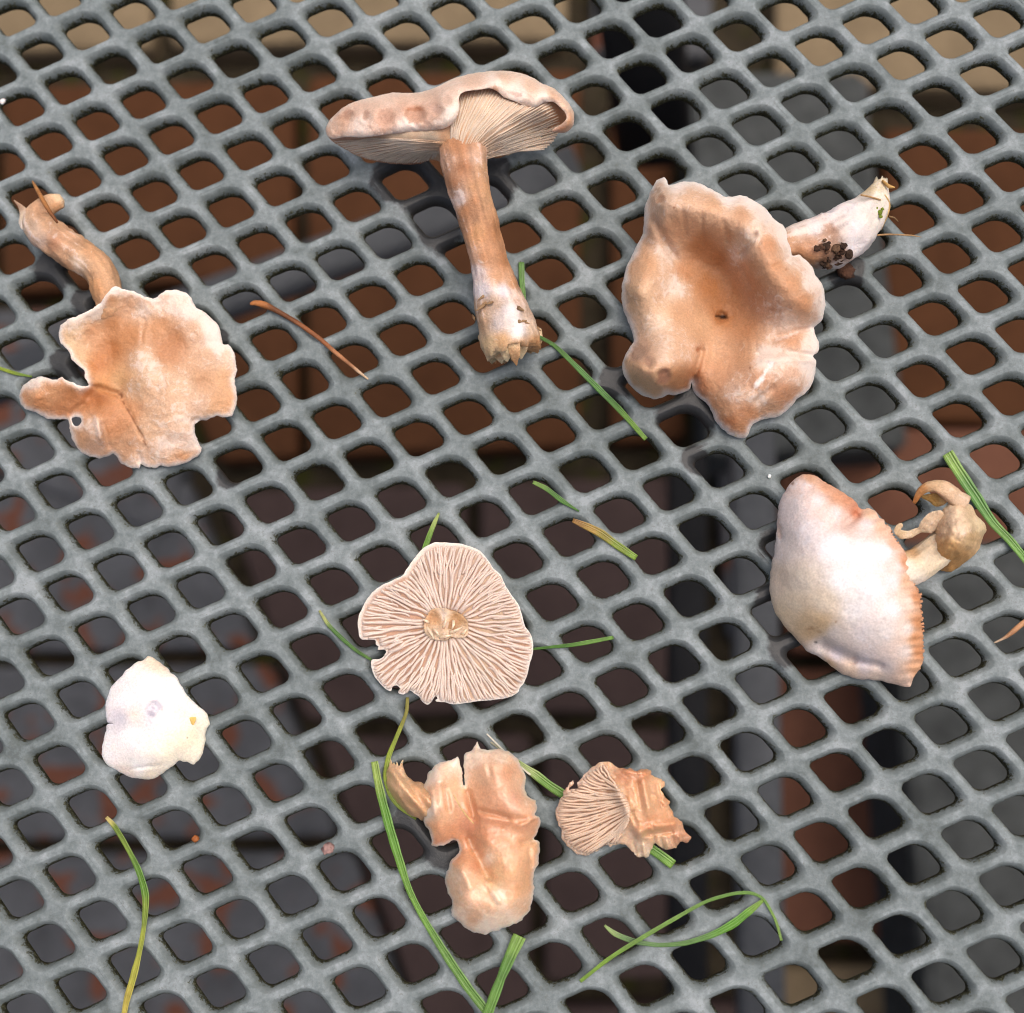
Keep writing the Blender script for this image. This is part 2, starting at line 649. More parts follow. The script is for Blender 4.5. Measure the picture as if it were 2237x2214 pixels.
def table_mat():
    m, nt, b = new_mat('weathered_grey_coating')
    L = nt.links
    geo = nt.nodes.new('ShaderNodeNewGeometry')
    vec = geo.outputs['Position']
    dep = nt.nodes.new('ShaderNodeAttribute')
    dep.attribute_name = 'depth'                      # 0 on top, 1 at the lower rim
    wet = nt.nodes.new('ShaderNodeAttribute')
    wet.attribute_name = 'wet'
    n1 = noise_tex(nt, 170, 6, .65, vec)
    n2 = noise_tex(nt, 700, 5, .75, vec)
    n3 = noise_tex(nt, 1900, 3, .75, vec)
    n4 = noise_tex(nt, 26, 3, .5, vec)
    base = ramp(nt, [(.36, (.094, .112, .113, 1)), (.455, (.142, .168, .173, 1)), (.53, (.184, .214, .222, 1)), (.62, (.262, .294, .308, 1))])
    s = math_n(nt, 'ADD', math_n(nt, 'MULTIPLY', n1.outputs[0], .62), math_n(nt, 'MULTIPLY', n2.outputs[0], .38))
    s = math_n(nt, 'ADD', s, math_n(nt, 'MULTIPLY', math_n(nt, 'SUBTRACT', n4.outputs[0], .5), .22))
    L.new(s, base.inputs[0])
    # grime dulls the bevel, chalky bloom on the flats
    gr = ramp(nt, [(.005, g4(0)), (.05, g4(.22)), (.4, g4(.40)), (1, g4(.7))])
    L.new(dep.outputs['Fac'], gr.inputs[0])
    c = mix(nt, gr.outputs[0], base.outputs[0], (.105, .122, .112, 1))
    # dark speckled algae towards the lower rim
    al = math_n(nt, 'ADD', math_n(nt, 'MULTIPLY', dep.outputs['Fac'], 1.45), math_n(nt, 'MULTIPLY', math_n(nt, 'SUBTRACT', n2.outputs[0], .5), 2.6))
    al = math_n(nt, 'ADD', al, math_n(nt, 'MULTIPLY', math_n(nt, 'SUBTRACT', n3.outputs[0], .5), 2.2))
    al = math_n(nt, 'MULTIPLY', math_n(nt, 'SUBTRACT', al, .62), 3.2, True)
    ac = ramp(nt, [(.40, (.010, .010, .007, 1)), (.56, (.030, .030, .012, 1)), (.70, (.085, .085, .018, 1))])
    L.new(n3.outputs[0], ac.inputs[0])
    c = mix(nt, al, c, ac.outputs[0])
    # fine dark pits on the flats
    pit = ramp(nt, [(.57, g4(0)), (.66, g4(.6))])
    L.new(n3.outputs[0], pit.inputs[0])
    c = mix(nt, pit.outputs[0], c, (.13, .14, .13, 1))
    wk = math_n(nt, 'ADD', wet.outputs['Fac'], math_n(nt, 'MULTIPLY', math_n(nt, 'SUBTRACT', n1.outputs[0], .5), .9))
    wk = math_n(nt, 'MULTIPLY', math_n(nt, 'SUBTRACT', wk, .28), 6.0, True)
    wk = math_n(nt, 'MULTIPLY', wk, math_n(nt, 'GREATER_THAN', wet.outputs['Fac'], .02))
    c = mix(nt, math_n(nt, 'MULTIPLY', wk, .93), c, (.028, .028, .030, 1))
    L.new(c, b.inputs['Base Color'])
    rr = math_n(nt, 'SUBTRACT', .66, math_n(nt, 'MULTIPLY', wk, .28))
    L.new(rr, b.inputs['Roughness'])
    b.inputs['Specular IOR Level'].default_value = .25
    bp = nt.nodes.new('ShaderNodeBump')
    bp.inputs['Strength'].default_value = .35
    bp.inputs['Distance'].default_value = .0004
    h = math_n(nt, 'ADD', n2.outputs[0], math_n(nt, 'MULTIPLY', n3.outputs[0], .4))
    L.new(h, bp.inputs['Height'])
    L.new(bp.outputs[0], b.inputs['Normal'])
    return m


M_TABLE = table_mat()


def plain(name, col, rough=.7, scale=30, var=.3, bump=.3, spots=None, metallic=0.0, spec=.08):
    m, nt, b = new_mat(name)
    L = nt.links
    geo = nt.nodes.new('ShaderNodeNewGeometry')
    n1 = noise_tex(nt, scale, 6, .65, geo.outputs['Position'])
    n2 = noise_tex(nt, scale * 9, 4, .6, geo.outputs['Position'])
    r = ramp(nt, [(.3, g4(1 - var)), (.7, g4(1 + var))])
    L.new(n1.outputs[0], r.inputs[0])
    c = mix(nt, 1.0, tuple(col) + (1,), r.outputs[0], 'MULTIPLY')
    r2 = ramp(nt, [(.3, g4(.85)), (.7, g4(1.12))])
    L.new(n2.outputs[0], r2.inputs[0])
    c = mix(nt, 1.0, c, r2.outputs[0], 'MULTIPLY')
    if spots is not None:
        n3 = noise_tex(nt, spots[0], 2, .5, geo.outputs['Position'])
        r3 = ramp(nt, [(spots[1], g4(0)), (spots[1] + .06, g4(1))])
        L.new(n3.outputs[0], r3.inputs[0])
        c = mix(nt, r3.outputs[0], c, tuple(spots[2]) + (1,))
    L.new(c, b.inputs['Base Color'])
    b.inputs['Roughness'].default_value = rough
    b.inputs['Metallic'].default_value = metallic
    b.inputs['Specular IOR Level'].default_value = spec
    bp = nt.nodes.new('ShaderNodeBump')
    bp.inputs['Strength'].default_value = bump
    bp.inputs['Distance'].default_value = .002
    L.new(n2.outputs[0], bp.inputs['Height'])
    L.new(bp.outputs[0], b.inputs['Normal'])
    return m


# ------------------------------------------------------------------ ground and paving
def slab(name, quad, z0, z1, mat, parent=None, bev=.004, seed=0):
    """a paver from its four corners (x, y), with worn bevelled edges"""
    q = np.array(quad, float)
    c = q.mean(0)
    r = random.Random(seed)
    V, F = [], []
    rings = []
    for ins, z in ((0, z0), (0, z1 - bev), (bev * .35, z1 - bev * .3), (bev * 1.2, z1)):
        ring = []
        for i in range(4):
            d0 = q[(i - 1) % 4] - q[i]
            d1 = q[(i + 1) % 4] - q[i]
            d0 /= np.linalg.norm(d0)
            d1 /= np.linalg.norm(d1)
            p_ = q[i] + (d0 + d1) * ins
            for w0, w1 in ((d0, d1), (d1, d0)):
                pp = p_ + w0 * .006 + w1 * .0008
                ring.append(len(V))
                V.append((pp[0], pp[1], z))
        rings.append(ring)
    for a_, b_ in zip(rings, rings[1:]):
        for i in range(8):
            F.append((a_[i], a_[(i + 1) % 8], b_[(i + 1) % 8], b_[i]))
    F.append(tuple(rings[-1]))
    F.append(tuple(rings[0][::-1]))
    o = mesh_obj(name, V, F, mat, parent, smooth=False, loc=(0, 0, 0))
    return o


M_EARTH = plain('dark_joint_earth', (.036, .029, .019), .95, 60, .5, .8, spots=(40, .58, (.035, .036, .010)))
M_TANP = plain('tan_paver', (.185, .140, .086), .85, 22, .18)
M_RUST = plain('rust_brick_paver', (.070, .029, .013), .85, 26, .16)
M_RUST2 = plain('red_brown_paver', (.125, .056, .036), .85, 26, .14)
M_PLUM = plain('plum_brown_paver', (.055, .037, .034), .8, 26, .14)
M_SLATE = plain('slate_grey_paver', (.078, .081, .087), .7, 30, .3, spots=(34, .55, (.12, .048, .030)))
M_STONE = plain('rough_grey_stone', (.066, .071, .070), .85, 70, .35, .9)
M_STEEL = plain('grey_painted_steel', (.10, .105, .112), .45, 40, .15)
M_BLACK = plain('dark_steel', (.02, .02, .021), .5, 40, .2)  # near-black; on the upper brace it carries shade

gv = [(-60, -60, 0), (60, -60, 0), (60, 60, 0), (-60, 60, 0)]
ground = mesh_obj('ground', gv, [(0, 1, 2, 3)], M_EARTH, loc=(0, 0, 0), smooth=False)
ground['kind'] = 'structure'
paving = mesh_obj('paving_bed', [(-1.3, -1.3, .004), (1.3, -1.3, .004), (1.3, 1.3, .004), (-1.3, 1.3, .004)],
                  [(0, 1, 2, 3)], M_EARTH, loc=(0, 0, 0), smooth=False)
paving['kind'] = 'structure'


def fl(px, py):
    p_ = at(px, py, -TZ + .03)
    return (p_[0], p_[1])


J = 20
PAV = [  # quads in photograph pixels (where each paver is seen through the holes)
    ([(-900, -560), (330, -560), (330, 105), (-900, 140)], M_TANP),
    ([(370, -560), (1240, -560), (1240, 90), (370, 105)], M_TANP),
    ([(1290, -560), (1560, -560), (1560, 120), (1290, 120)], M_SLATE),
    ([(1690, -560), (2500, -560), (2500, 205), (1690, 190)], M_TANP),
    ([(-900, 190), (-30, 180), (-30, 640), (-900, 660)], M_RUST),
    ([(-5, 180), (640, 165), (640, 600), (-5, 640)], M_RUST),
    ([(670, 165), (1270, 150), (1270, 980), (670, 1000)], M_RUST),
    ([(310, 650), (650, 625), (650, 1000), (470, 1010)], M_RUST),
    ([(1330, 190), (1460, 190), (1500, 960), (1330, 970)], M_RUST),
    ([(1510, 160), (1900, 160), (1900, 880), (1530, 900)], M_SLATE),
    ([(1930, 270), (2560, 280), (2560, 930), (1930, 920)], M_RUST),
    ([(2590, 280), (3200, 280), (3200, 1260), (2590, 1260)], M_RUST2),
    ([(-900, 690), (270, 670), (400, 1010), (370, 1180), (-900, 1180)][:4], M_SLATE),
    ([(-900, 1040), (400, 1040), (560, 1420), (-900, 1440)], M_SLATE),
    ([(-900, 1460), (590, 1450), (740, 1830), (-900, 1850)], M_SLATE),
    ([(-900, 1870), (770, 1860), (1000, 2500), (-900, 2500)], M_SLATE),
    ([(470, 1070), (1020, 1050), (1020, 1560), (660, 1580)], M_PLUM),
    ([(1045, 1050), (1480, 1040), (1480, 1560), (1045, 1560)], M_PLUM),
    ([(690, 1610), (1160, 1600), (1160, 2600), (1050, 2600)], M_PLUM),
    ([(1185, 1600), (1500, 1590), (1530, 2140), (1185, 2150)], M_PLUM),
    ([(1560, 960), (1640, 960), (1690, 1400), (1590, 1400)], M_SLATE),
    ([(1690, 930), (2300, 930), (2300, 1430), (1720, 1430)], M_RUST2),
    ([(1600, 1460), (2600, 1460), (2600, 2060), (1630, 2060)], M_RUST2),
    ([(1185, 2200), (1640, 2190), (1640, 2700), (1185, 2700)], M_PLUM),
    ([(1670, 2110), (2600, 2110), (2600, 2700), (1670, 2700)], M_TANP),
]
for i, (q, m_) in enumerate(PAV):
    w = [fl(*p_) for p_ in q]
    w = w[::-1]
    slab('paver', w, .004, .03 + .003 * math.sin(i * 2.3), m_, paving, .005, i)

# ------------------------------------------------------------------ garden table
LA = np.array([0.00629878, -0.00776694])
LB = np.array([9.38927735e-03, 4.14368442e-03])
LT = np.array([-8.81460600e-02, 9.49982683e-02])
HOLE = 0.345                                   # vertex fitted on the top rim corner
TS = 0.36                                      # half the side of the table top
table = thing('garden_table', 'grey perforated garden table top with rounded diamond holes and algae in them', 'table', (0, 0, 0))

WETS = [  # px, py, radius px
    (880, 375, 70), (1075, 390, 55), (955, 430, 70), (960, 340, 60), (1500, 905, 62), (1540, 880, 40), (1345, 830, 36),
    (930, 1800, 75), (970, 1850, 45), (1700, 1330, 55), (1725, 1410, 45), (1520, 1000, 30), (1850, 590, 40), (1710, 1190, 50),
    (120, 590, 50), (200, 660, 45), (150, 790, 40), (470, 745, 30), (500, 1030, 35), (840, 1060 * 0 + 1385, 35), (960, 500, 50)]


def rrect(hs, rad, nper):
    """rounded square in lattice units; corner radii in the order (+u-v),(+u+v),(-u+v),(-u-v)"""
    cor = [(1, -1), (1, 1), (-1, 1), (-1, -1)]
    pts = []
    for k, (su, sv_) in enumerate(cor):
        r_ = rad[k]
        c = np.array([su * (hs - r_), sv_ * (hs - r_)])
        a0 = [-math.pi / 2, 0, math.pi / 2, math.pi][k]
        for j in range(nper):
            t = a0 + (math.pi / 2) * j / (nper - 1)
            pts.append(c + r_ * np.array([math.cos(t), math.sin(t)]))
    return np.array(pts)


def build_table():
    nper = 8
    N = nper * 4
    # lower rim, radii at the corners
    RT = (.19, .22, .34, .15)
    # (half size, depth mm, rim radii scale)
    prof = [(.450, 0.0), (.442, -.03), (.424, -.17), (.398, -.45), (.368, -.95), (.346, -1.6), (.337, -2.25), (.334, -2.65), (.346, -2.9)]
    rings = [rrect(h, [min(r_ * (h / .450) ** .6, h * .98) for r_ in RT], nper) for h, _ in prof]
    deps = [d for _, d in prof]
    # outer boundary of the cell by the direction of the rim point
    r0 = rings[0]
    out = r0 / np.abs(r0).max(1, keepdims=True) * .5
    # put the four corners exactly
    for k, cc in enumerate([(.5, -.5), (.5, .5), (-.5, .5), (-.5, -.5)]):
        j = k * nper + nper // 2
        out[j] = cc
    allr = [out] + rings + [out]
    alld = [0.0] + deps + [-2.9]
    def shell(cells, nper, keep, fine):
        sel = list(range(0, 8, 8 // nper)) if nper < 8 else list(range(8))
        cols = [k * 8 + j for k in range(4) for j in sel]
        N = len(cols)
        rr = [allr[q][cols] for q in keep]
        dd = [alld[q] for q in keep]
        nc, nr = len(cells), len(keep)
        V = np.zeros((nc, nr, N, 3))
        D = np.zeros((nc, nr, N))
        for k, (i, j, c) in enumerate(cells):
            r_ = random.Random(i * 131 + j)
            sc = 1 + r_.uniform(-.018, .018)
            du, dv = r_.uniform(-.010, .010), r_.uniform(-.010, .010)
            ph = r_.uniform(0, 6.28)
            for q in range(nr):
                uv = rr[q]
                if 0 < q < nr - 1:
                    lob = 1 + .010 * np.sin(np.arange(N) / N * 6.28 * 3 + ph)
                    uv = (uv * sc + [du, dv]) * lob[:, None]
                V[k, q, :, :2] = c + uv[:, :1] * LA + uv[:, 1:] * LB
                V[k, q, :, 2] = TZ + dd[q] / 1000
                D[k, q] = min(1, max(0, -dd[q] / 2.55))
        F1 = []
        for q in range(nr - 1):
            for a_ in range(N):
                b_ = (a_ + 1) % N
                F1.append((q * N + a_, q * N + b_, (q + 1) * N + b_, (q + 1) * N + a_))
        F = (np.array(F1)[None] + (np.arange(nc) * nr * N)[:, None, None]).reshape(-1, 4)
        return V.reshape(-1, 3), D.ravel(), F

    near, far = [], []
    for i in range(-60, 85):
        for j in range(-75, 80):
            c = LT + (i - HOLE) * LA + (j + HOLE) * LB
            if -.130 < c[0] < .150 and -.135 < c[1] < .145:
                near.append((i, j, c))
            elif abs(c[0]) < TS and abs(c[1]) < TS:
                far.append((i, j, c))
    V1, D1, F1 = shell(near, 8, list(range(len(allr))), True)
    V2, D2, F2 = shell(far, 2, [0, 1, 4, 8, len(allr) - 1], False)
    V = np.vstack([V1, V2])
    D = np.r_[D1, D2]
    F = np.vstack([F1, F2 + len(V1)])
    V[:, 2] += .00010 * np.sin(V[:, 0] * 900) * np.sin(V[:, 1] * 800 + 1)
    me = bpy.data.meshes.new('table_top')
    me.vertices.add(len(V))
    me.vertices.foreach_set('co', V.astype(np.float32).ravel())
    me.loops.add(F.size)
    me.loops.foreach_set('vertex_index', F.astype(np.int32).ravel())
    me.polygons.add(len(F))
    me.polygons.foreach_set('loop_start', np.arange(0, F.size, 4, dtype=np.int32))
    me.polygons.foreach_set('use_smooth', np.ones(len(F), bool))
    me.update(calc_edges=True)
    me.materials.append(M_TABLE)
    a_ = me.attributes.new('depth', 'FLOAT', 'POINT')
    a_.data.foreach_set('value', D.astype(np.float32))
    wet = np.zeros(len(V))
    for px, py, r_ in WETS:
        c = at(px, py)
        dd = np.hypot(V[:, 0] - c[0], V[:, 1] - c[1])
        wet = np.maximum(wet, np.clip(1.15 - dd / (r_ * 1.15e-4), 0, 1))
    a_ = me.attributes.new('wet', 'FLOAT', 'POINT')
    a_.data.foreach_set('value', wet.astype(np.float32))
    o = bpy.data.objects.new('table_top', me)
    link(o, table)
    return o


table_top = build_table()


def bar(name, p0, p1, half_w, half_t, mat, parent):
    """round-cornered bar between two world points"""
    p0, p1 = np.array(p0, float), np.array(p1, float)
    T = (p1 - p0) / np.linalg.norm(p1 - p0)
    up = np.array([0, 0, 1.0]) if abs(T[2]) < .9 else np.array([0, 1.0, 0])
    S = np.cross(T, up)
    S /= np.linalg.norm(S)
    U = np.cross(S, T)
    prof = []
    for k in range(16):
        t = k / 16 * 2 * math.pi
        cs, sn = math.cos(t), math.sin(t)
        prof.append((half_w * math.copysign(abs(cs) ** .5, cs), half_t * math.copysign(abs(sn) ** .5, sn)))
    V = [p0 + S * a_ + U * b_ for a_, b_ in prof] + [p1 + S * a_ + U * b_ for a_, b_ in prof]
    F = [(k, (k + 1) % 16, 16 + (k + 1) % 16, 16 + k) for k in range(16)]
    F += [tuple(range(16))[::-1], tuple(range(16, 32))]
    return mesh_obj(name, V, F, mat, parent)


def ptz(px, py, dz):
    return at(px, py, dz)


# the stretcher and braces seen through the holes, and the four legs they run to
bar('stretcher', ptz(-260, 930, -.42), ptz(1260, 365, -.42), .012, .010, M_STEEL, table)
bar('stretcher', ptz(1640, 820, -.40), ptz(1665, 2500, -.40), .0115, .010, M_STEEL, table)
bar('brace', ptz(1380, -150, -.30), ptz(1430, 330, -.45), .022, .012, M_BLACK, table)  # leg and hub in shadow, the shade put into the black colour
bar('brace', ptz(1500, 1000, -.50), ptz(1500, 2200, -.52), .012, .012, M_BLACK, table)
for lx, ly in ((-1, 1), (1, 1), (1, -1), (-1, -1)):
    bar('leg', (lx * .50, ly * .50, 0), (lx * .345, ly * .345, TZ - .004), .013, .013, M_STEEL, table)
E_ = TS + .016
for (a0, a1) in (((-E_, E_), (E_, E_)), ((E_, E_), (E_, -E_)), ((E_, -E_), (-E_, -E_)), ((-E_, -E_), (-E_, E_))):
    bar('edge_rail', (a0[0], a0[1], TZ - .006), (a1[0], a1[1], TZ - .006), .016, .006, M_TABLE, table)

# a rough stone block beside the table, under its right side
q = [at(1930, 1180, -.56), at(3300, 1180, -.56), at(3300, 2700, -.56), at(2060, 2700, -.56)]
sb = slab('stone_block', [(p_[0], p_[1]) for p_ in q][::-1], 0.0, TZ - .56, M_STONE, None, .008, 77)
tagit(sb, 'rough dark grey stone block standing on the paving under the table', 'stone block')
# a second low slab, under the table's upper right
q = [at(1500, 150, -.61), at(1890, 150, -.61), at(1990, 980, -.61), at(1540, 1000, -.61)]
sb2 = slab('stone_slab', [(p_[0], p_[1]) for p_ in q][::-1], 0.0, TZ - .61, M_STONE, None, .006, 78)
tagit(sb2, 'flat grey stone lying on the paving between brown pavers', 'stone slab')

# ------------------------------------------------------------------ mushrooms
TAN = (203, 152, 110)
TAN_D = (190, 134, 90)
TAN_L = (216, 176, 142)
BLM = (226, 200, 182)
WHT = (240, 232, 228)


def settle(root, over=.0004):
    """lower or lift a thing so that its lowest point rests on the bars"""
    lo = 1e9
    bpy.context.view_layer.update()
    for o in root.children_recursive:
        if o.type == 'MESH':
            co = np.zeros(len(o.data.vertices) * 3, np.float32)
            o.data.vertices.foreach_get('co', co)
            lo = min(lo, co.reshape(-1, 3)[:, 2].min() + origin_of(o)[2])
    root.location.z += TZ - over - lo


# ---- 1: mushroom lying on its side, cap seen from the rim
c1 = crop(680, 120, 3.116)
c1s = crop(680, 400, 2.477)
m1 = thing('mushroom', 'pinkish tan mushroom lying on its side, long streaky stem with white torn base', 'mushroom', at(1010, 500, 0))
up_c = [(95, 510), (110, 460), (150, 410), (220, 350), (310, 310), (430, 280), (550, 255), (680, 255), (780, 240), (870, 205), (960, 160),
        (1060, 130), (1180, 110), (1300, 103), (1400, 115), (1490, 145), (1570, 190), (1650, 225), (1710, 280), (1755, 330), (1785, 390),
        (1787, 440), (1775, 490), (1740, 520), (1690, 530), (1640, 520)]
rim_r = [(1650, 495), (1700, 470), (1735, 430), (1725, 390), (1690, 350), (1640, 318), (1580, 322), (1520, 352), (1450, 342), (1380, 312), (1310, 285), (1270, 250),
         (1210, 222), (1130, 236), (1060, 242), (1015, 262), (1000, 300), (1006, 360), (985, 430), (940, 480)]
rim_l = [(870, 505), (760, 515), (650, 520), (540, 535), (430, 550), (330, 560), (230, 555), (150, 570), (110, 555)]
zB = c1([(95, 510, 10), (150, 410, 11), (310, 310, 12), (550, 255, 13), (780, 240, 13.5), (960, 160, 14), (1180, 110, 13.5), (1400, 115, 13), (1570, 190, 12.5),
         (1710, 280, 12), (1785, 390, 10), (1775, 490, 9), (1690, 530, 8.5),
         (150, 560, 11), (330, 545, 14.6), (540, 520, 16.4), (760, 500, 18), (900, 480, 19.4), (990, 380, 20.5), (1005, 280, 20), (1130, 225, 17.6), (1300, 265, 17),
         (1450, 325, 16.2), (1580, 315, 14.8), (1690, 345, 13.2), (1735, 430, 12),
         (400, 400, 15.8), (650, 380, 17.6), (880, 340, 19.5), (1000, 230, 18.4), (1250, 170, 17), (1450, 220, 16.4), (1600, 260, 15), (1730, 360, 12.5)])
colB = c1([(150, 450, (206, 168, 142), .5), (200, 400, (182, 140, 114), .15), (300, 350, (205, 172, 150), .3), (330, 480, (226, 200, 182), .75), (500, 300, (205, 176, 156), .25),
           (500, 420, (188, 148, 124), .2), (650, 480, (232, 208, 194), .85), (700, 390, (176, 128, 100), .0), (700, 290, (204, 174, 152), .2), (850, 370, (192, 156, 134), .3),
           (950, 400, (236, 214, 198), .9), (980, 250, (214, 184, 164), .5), (1100, 170, (200, 168, 146), .2), (1250, 180, (226, 202, 184), .8), (1300, 130, (196, 164, 140), .1),
           (1400, 260, (228, 204, 188), .9), (1500, 200, (206, 174, 150), .3), (1580, 290, (230, 206, 188), .9), (1650, 260, (200, 162, 134), .2), (1740, 350, (214, 176, 146), .5),
           (1770, 450, (206, 158, 122), .3), (1690, 520, (208, 150, 112), .1)])


def dents(x, y):
    v = 0
    for (a_, b_, r_, d_) in c1([(700, 400, 62, 1.6), (500, 420, 60, .7), (370, 420, 40, .5), (850, 370, 40, .6), (960, 300, 60, .4), (240, 420, 40, .5), (1390, 260, 45, .5)]):
        rr = np.hypot(x - a_, (y - b_) * 1.1)
        v = v - d_ * np.exp(-(rr / (r_ / 3.116)) ** 4)
    return v


cap1, zB_f = sheet('cap', c1(up_c + rim_r + rim_l), zB, [(a_, b_, tuple(min(250, v_ + 20) for v_ in c_), w_) for a_, b_, c_, w_ in colB], M_TAN, m1, 1.9, .6, 12, 4.0, nz=(.35, 45), rough_edge=.5,
                   margin=((236, 216, 200), 6, .55), roll=(.8, 7), extra=dents,
                   spots=crops(680, 120, 3.116)([(700, 410, 66, 50, 0, (204, 164, 140), .8), (700, 368, 58, 16, 0, (178, 124, 90), .75), (500, 415, 50, 46, 0, (192, 152, 130), .6), (370, 410, 20, 40, 10, (184, 144, 122), .6), (255, 400, 40, 26, -30, (178, 138, 116), .6), (840, 360, 46, 34, 20, (200, 166, 150), .5), (930, 310, 28, 36, 0, (202, 168, 148), .5), (400, 480, 36, 10, 60, (196, 158, 138), .5), (1390, 262, 60, 16, 15, (208, 172, 156), .6), (1250, 235, 24, 30, 0, (206, 156, 120), .6)]))
# the gilled underside, from the far rim on the table up to the stem
under = [(110, 555), (160, 600), (220, 635), (300, 680), (400, 715), (520, 735), (640, 744), (740, 738), (800, 715), (850, 715), (900, 745), (1000, 770), (1120, 740), (1190, 672),
         (1230, 668), (1290, 682), (1340, 678), (1380, 660), (1440, 645), (1500, 612), (1555, 585), (1560, 555), (1530, 510), (1510, 488), (1560, 485), (1622, 465),
         (1640, 510), (1700, 515), (1745, 470), (1755, 400), (1700, 330), (1580, 260), (1400, 220), (1200, 170), (1060, 190), (970, 280), (930, 420), (700, 455), (400, 490), (150, 520)]
zA = c1([(110, 555, 8.5), (220, 635, 5.5), (400, 715, 3.6), (640, 744, 3.0), (800, 715, 4.5), (150, 520, 8.5), (400, 490, 13), (700, 455, 16.5), (930, 420, 18), (500, 600, 12.2), (700, 620, 13.6), (850, 600, 15.4),
         (950, 560, 16.6), (940, 660, 14.2), (1020, 650, 16.6), (1020, 740, 14.4), (1100, 600, 16.4), (1130, 690, 13.2), (1000, 400, 17), (1060, 190, 14), (1400, 220, 12.5), (1700, 330, 9), (1200, 330, 16.2), (1450, 400, 14.6), (1320, 300, 15.2), (1300, 560, 13.2), (1230, 668, 9.5),
         (1380, 660, 6), (1555, 585, 4.2), (1510, 488, 7.5), (1622, 465, 7), (1700, 515, 5.5), (1745, 420, 8), (1600, 370, 12.4)])
colA = c1([(150, 580, (204, 160, 130)), (300, 640, (212, 168, 138)), (520, 700, (190, 138, 108)), (700, 700, (180, 122, 90)), (600, 600, (228, 198, 166)), (800, 600, (230, 204, 174)), (950, 520, (206, 160, 122)),
           (1000, 620, (188, 134, 94)), (1100, 450, (222, 192, 164)), (1300, 400, (220, 190, 166)), (1300, 550, (220, 186, 156)), (1500, 420, (220, 190, 166)), (1400, 620, (218, 186, 150)), (1550, 560, (236, 214, 182)),
           (1690, 450, (200, 146, 108)), (1740, 420, (208, 158, 122)), (1500, 560, (208, 160, 116))])
und1, zA_f = sheet('gill_plate', c1(under), zA, colA, M_GILL, m1, 1.6, .5, 10, 4.5, nz=(.2, 40), rough_edge=.9)


def zdec(x, y):
    """gill plate, or the stem's own surface where the gills run down it"""
    X, Y = (np.asarray(x) - 680) * 3.116, (np.asarray(y) - 120) * 3.116
    za = np.interp(Y, [510, 570, 630, 700, 780], [10.0, 11.2, 12.4, 13.4, 13.4])
    r_ = np.interp(Y, [510, 570, 630, 700, 780], [165, 168, 163, 155, 150]) / 3.116 * .0835
    dx = (X - np.interp(Y, [510, 700, 780], [1020, 1032, 1040])) / 3.116 * .0835
    zs = za + np.sqrt(np.maximum(r_ * r_ - dx * dx, 0.01)) - .15
    return np.where(np.abs(dx) < r_ * .97, np.maximum(zA_f(x, y), zs), zA_f(x, y))


G = []
for k in range(46):                                # left fan towards the far rim
    t = k / 45
    ex = 150 + 690 * t ** .9
    ey = np.interp(ex, [150, 220, 300, 400, 520, 640, 740, 840], [590, 632, 676, 710, 730, 738, 732, 708])
    G.append(((935 - 30 * (1 - t) + 5 * t, 590 + 90 * t), (ex, ey - 4), (.5 * (880 + ex), .5 * (560 + 60 * t + ey) - 10)))
for k in range(66):                                # right fan up to the near rim and across to the far rim
    t = k / 65
    ang = math.radians(100 - 168 * t)
    R = 330 + 330 * math.sin(math.pi * min(1, t * 1.05)) ** .9
    sx, sy = 955 + 215 * t ** 1.1, 735 - 60 * t * t + 30 * math.sin(k * 2.3)
    ex, ey = 1030 + R * 1.02 * math.cos(ang), 520 - R * .62 * math.sin(ang)
    if t > .72:
        ex, ey = np.interp(t, [.72, .8, .9, 1], [1660, 1545, 1450, 1200]), np.interp(t, [.72, .8, .9, 1], [440, 560, 635, 655])
    G.append(((sx, sy), (ex, ey), (sx + (ex - sx) * .35 - 30 * (1 - t) * math.copysign(1, ex - sx) * .6, sy + (ey - sy) * .42)))
for k, (s_, e_, m_) in enumerate(G):
    pth = [q[:2] for q in c1([s_, m_, e_])]
    gill('gill', pth, zdec, .26, M_GILL, und1, (228, 202, 178), (220, 188, 160), t0=.36, wave=.9, seed=k * .37, base=-.4, root=(198, 148, 108))
stem_path = cropt(680, 120, 3.116)([(1020, 510, 10.0, 165), (1021, 570, 11.2, 168), (1024, 630, 12.4, 163), (1032, 700, 13.4, 155)])
stem_path += cropt(680, 400, 2.477)([(850, 30, 14.0, 112), (905, 210, 12.0, 103), (965, 440, 9.4, 102), (1000, 590, 8.2, 124), (1040, 720, 7.2, 150), (1072, 830, 6.8, 160), (1090, 905, 6.6, 154)])
colS1 = c1([(930, 520, (196, 146, 108)), (1000, 620, (186, 130, 90)), (930, 720, (208, 164, 136), .4), (1040, 760, (178, 122, 84)), (1120, 700, (216, 174, 146), .4), (1180, 760, (206, 160, 122), .2),
            (960, 880, (186, 132, 96), .1), (1010, 960, (222, 190, 174), .8), (1100, 900, (198, 146, 104)), (1200, 950, (206, 158, 116)), (1050, 1050, (186, 130, 90))])
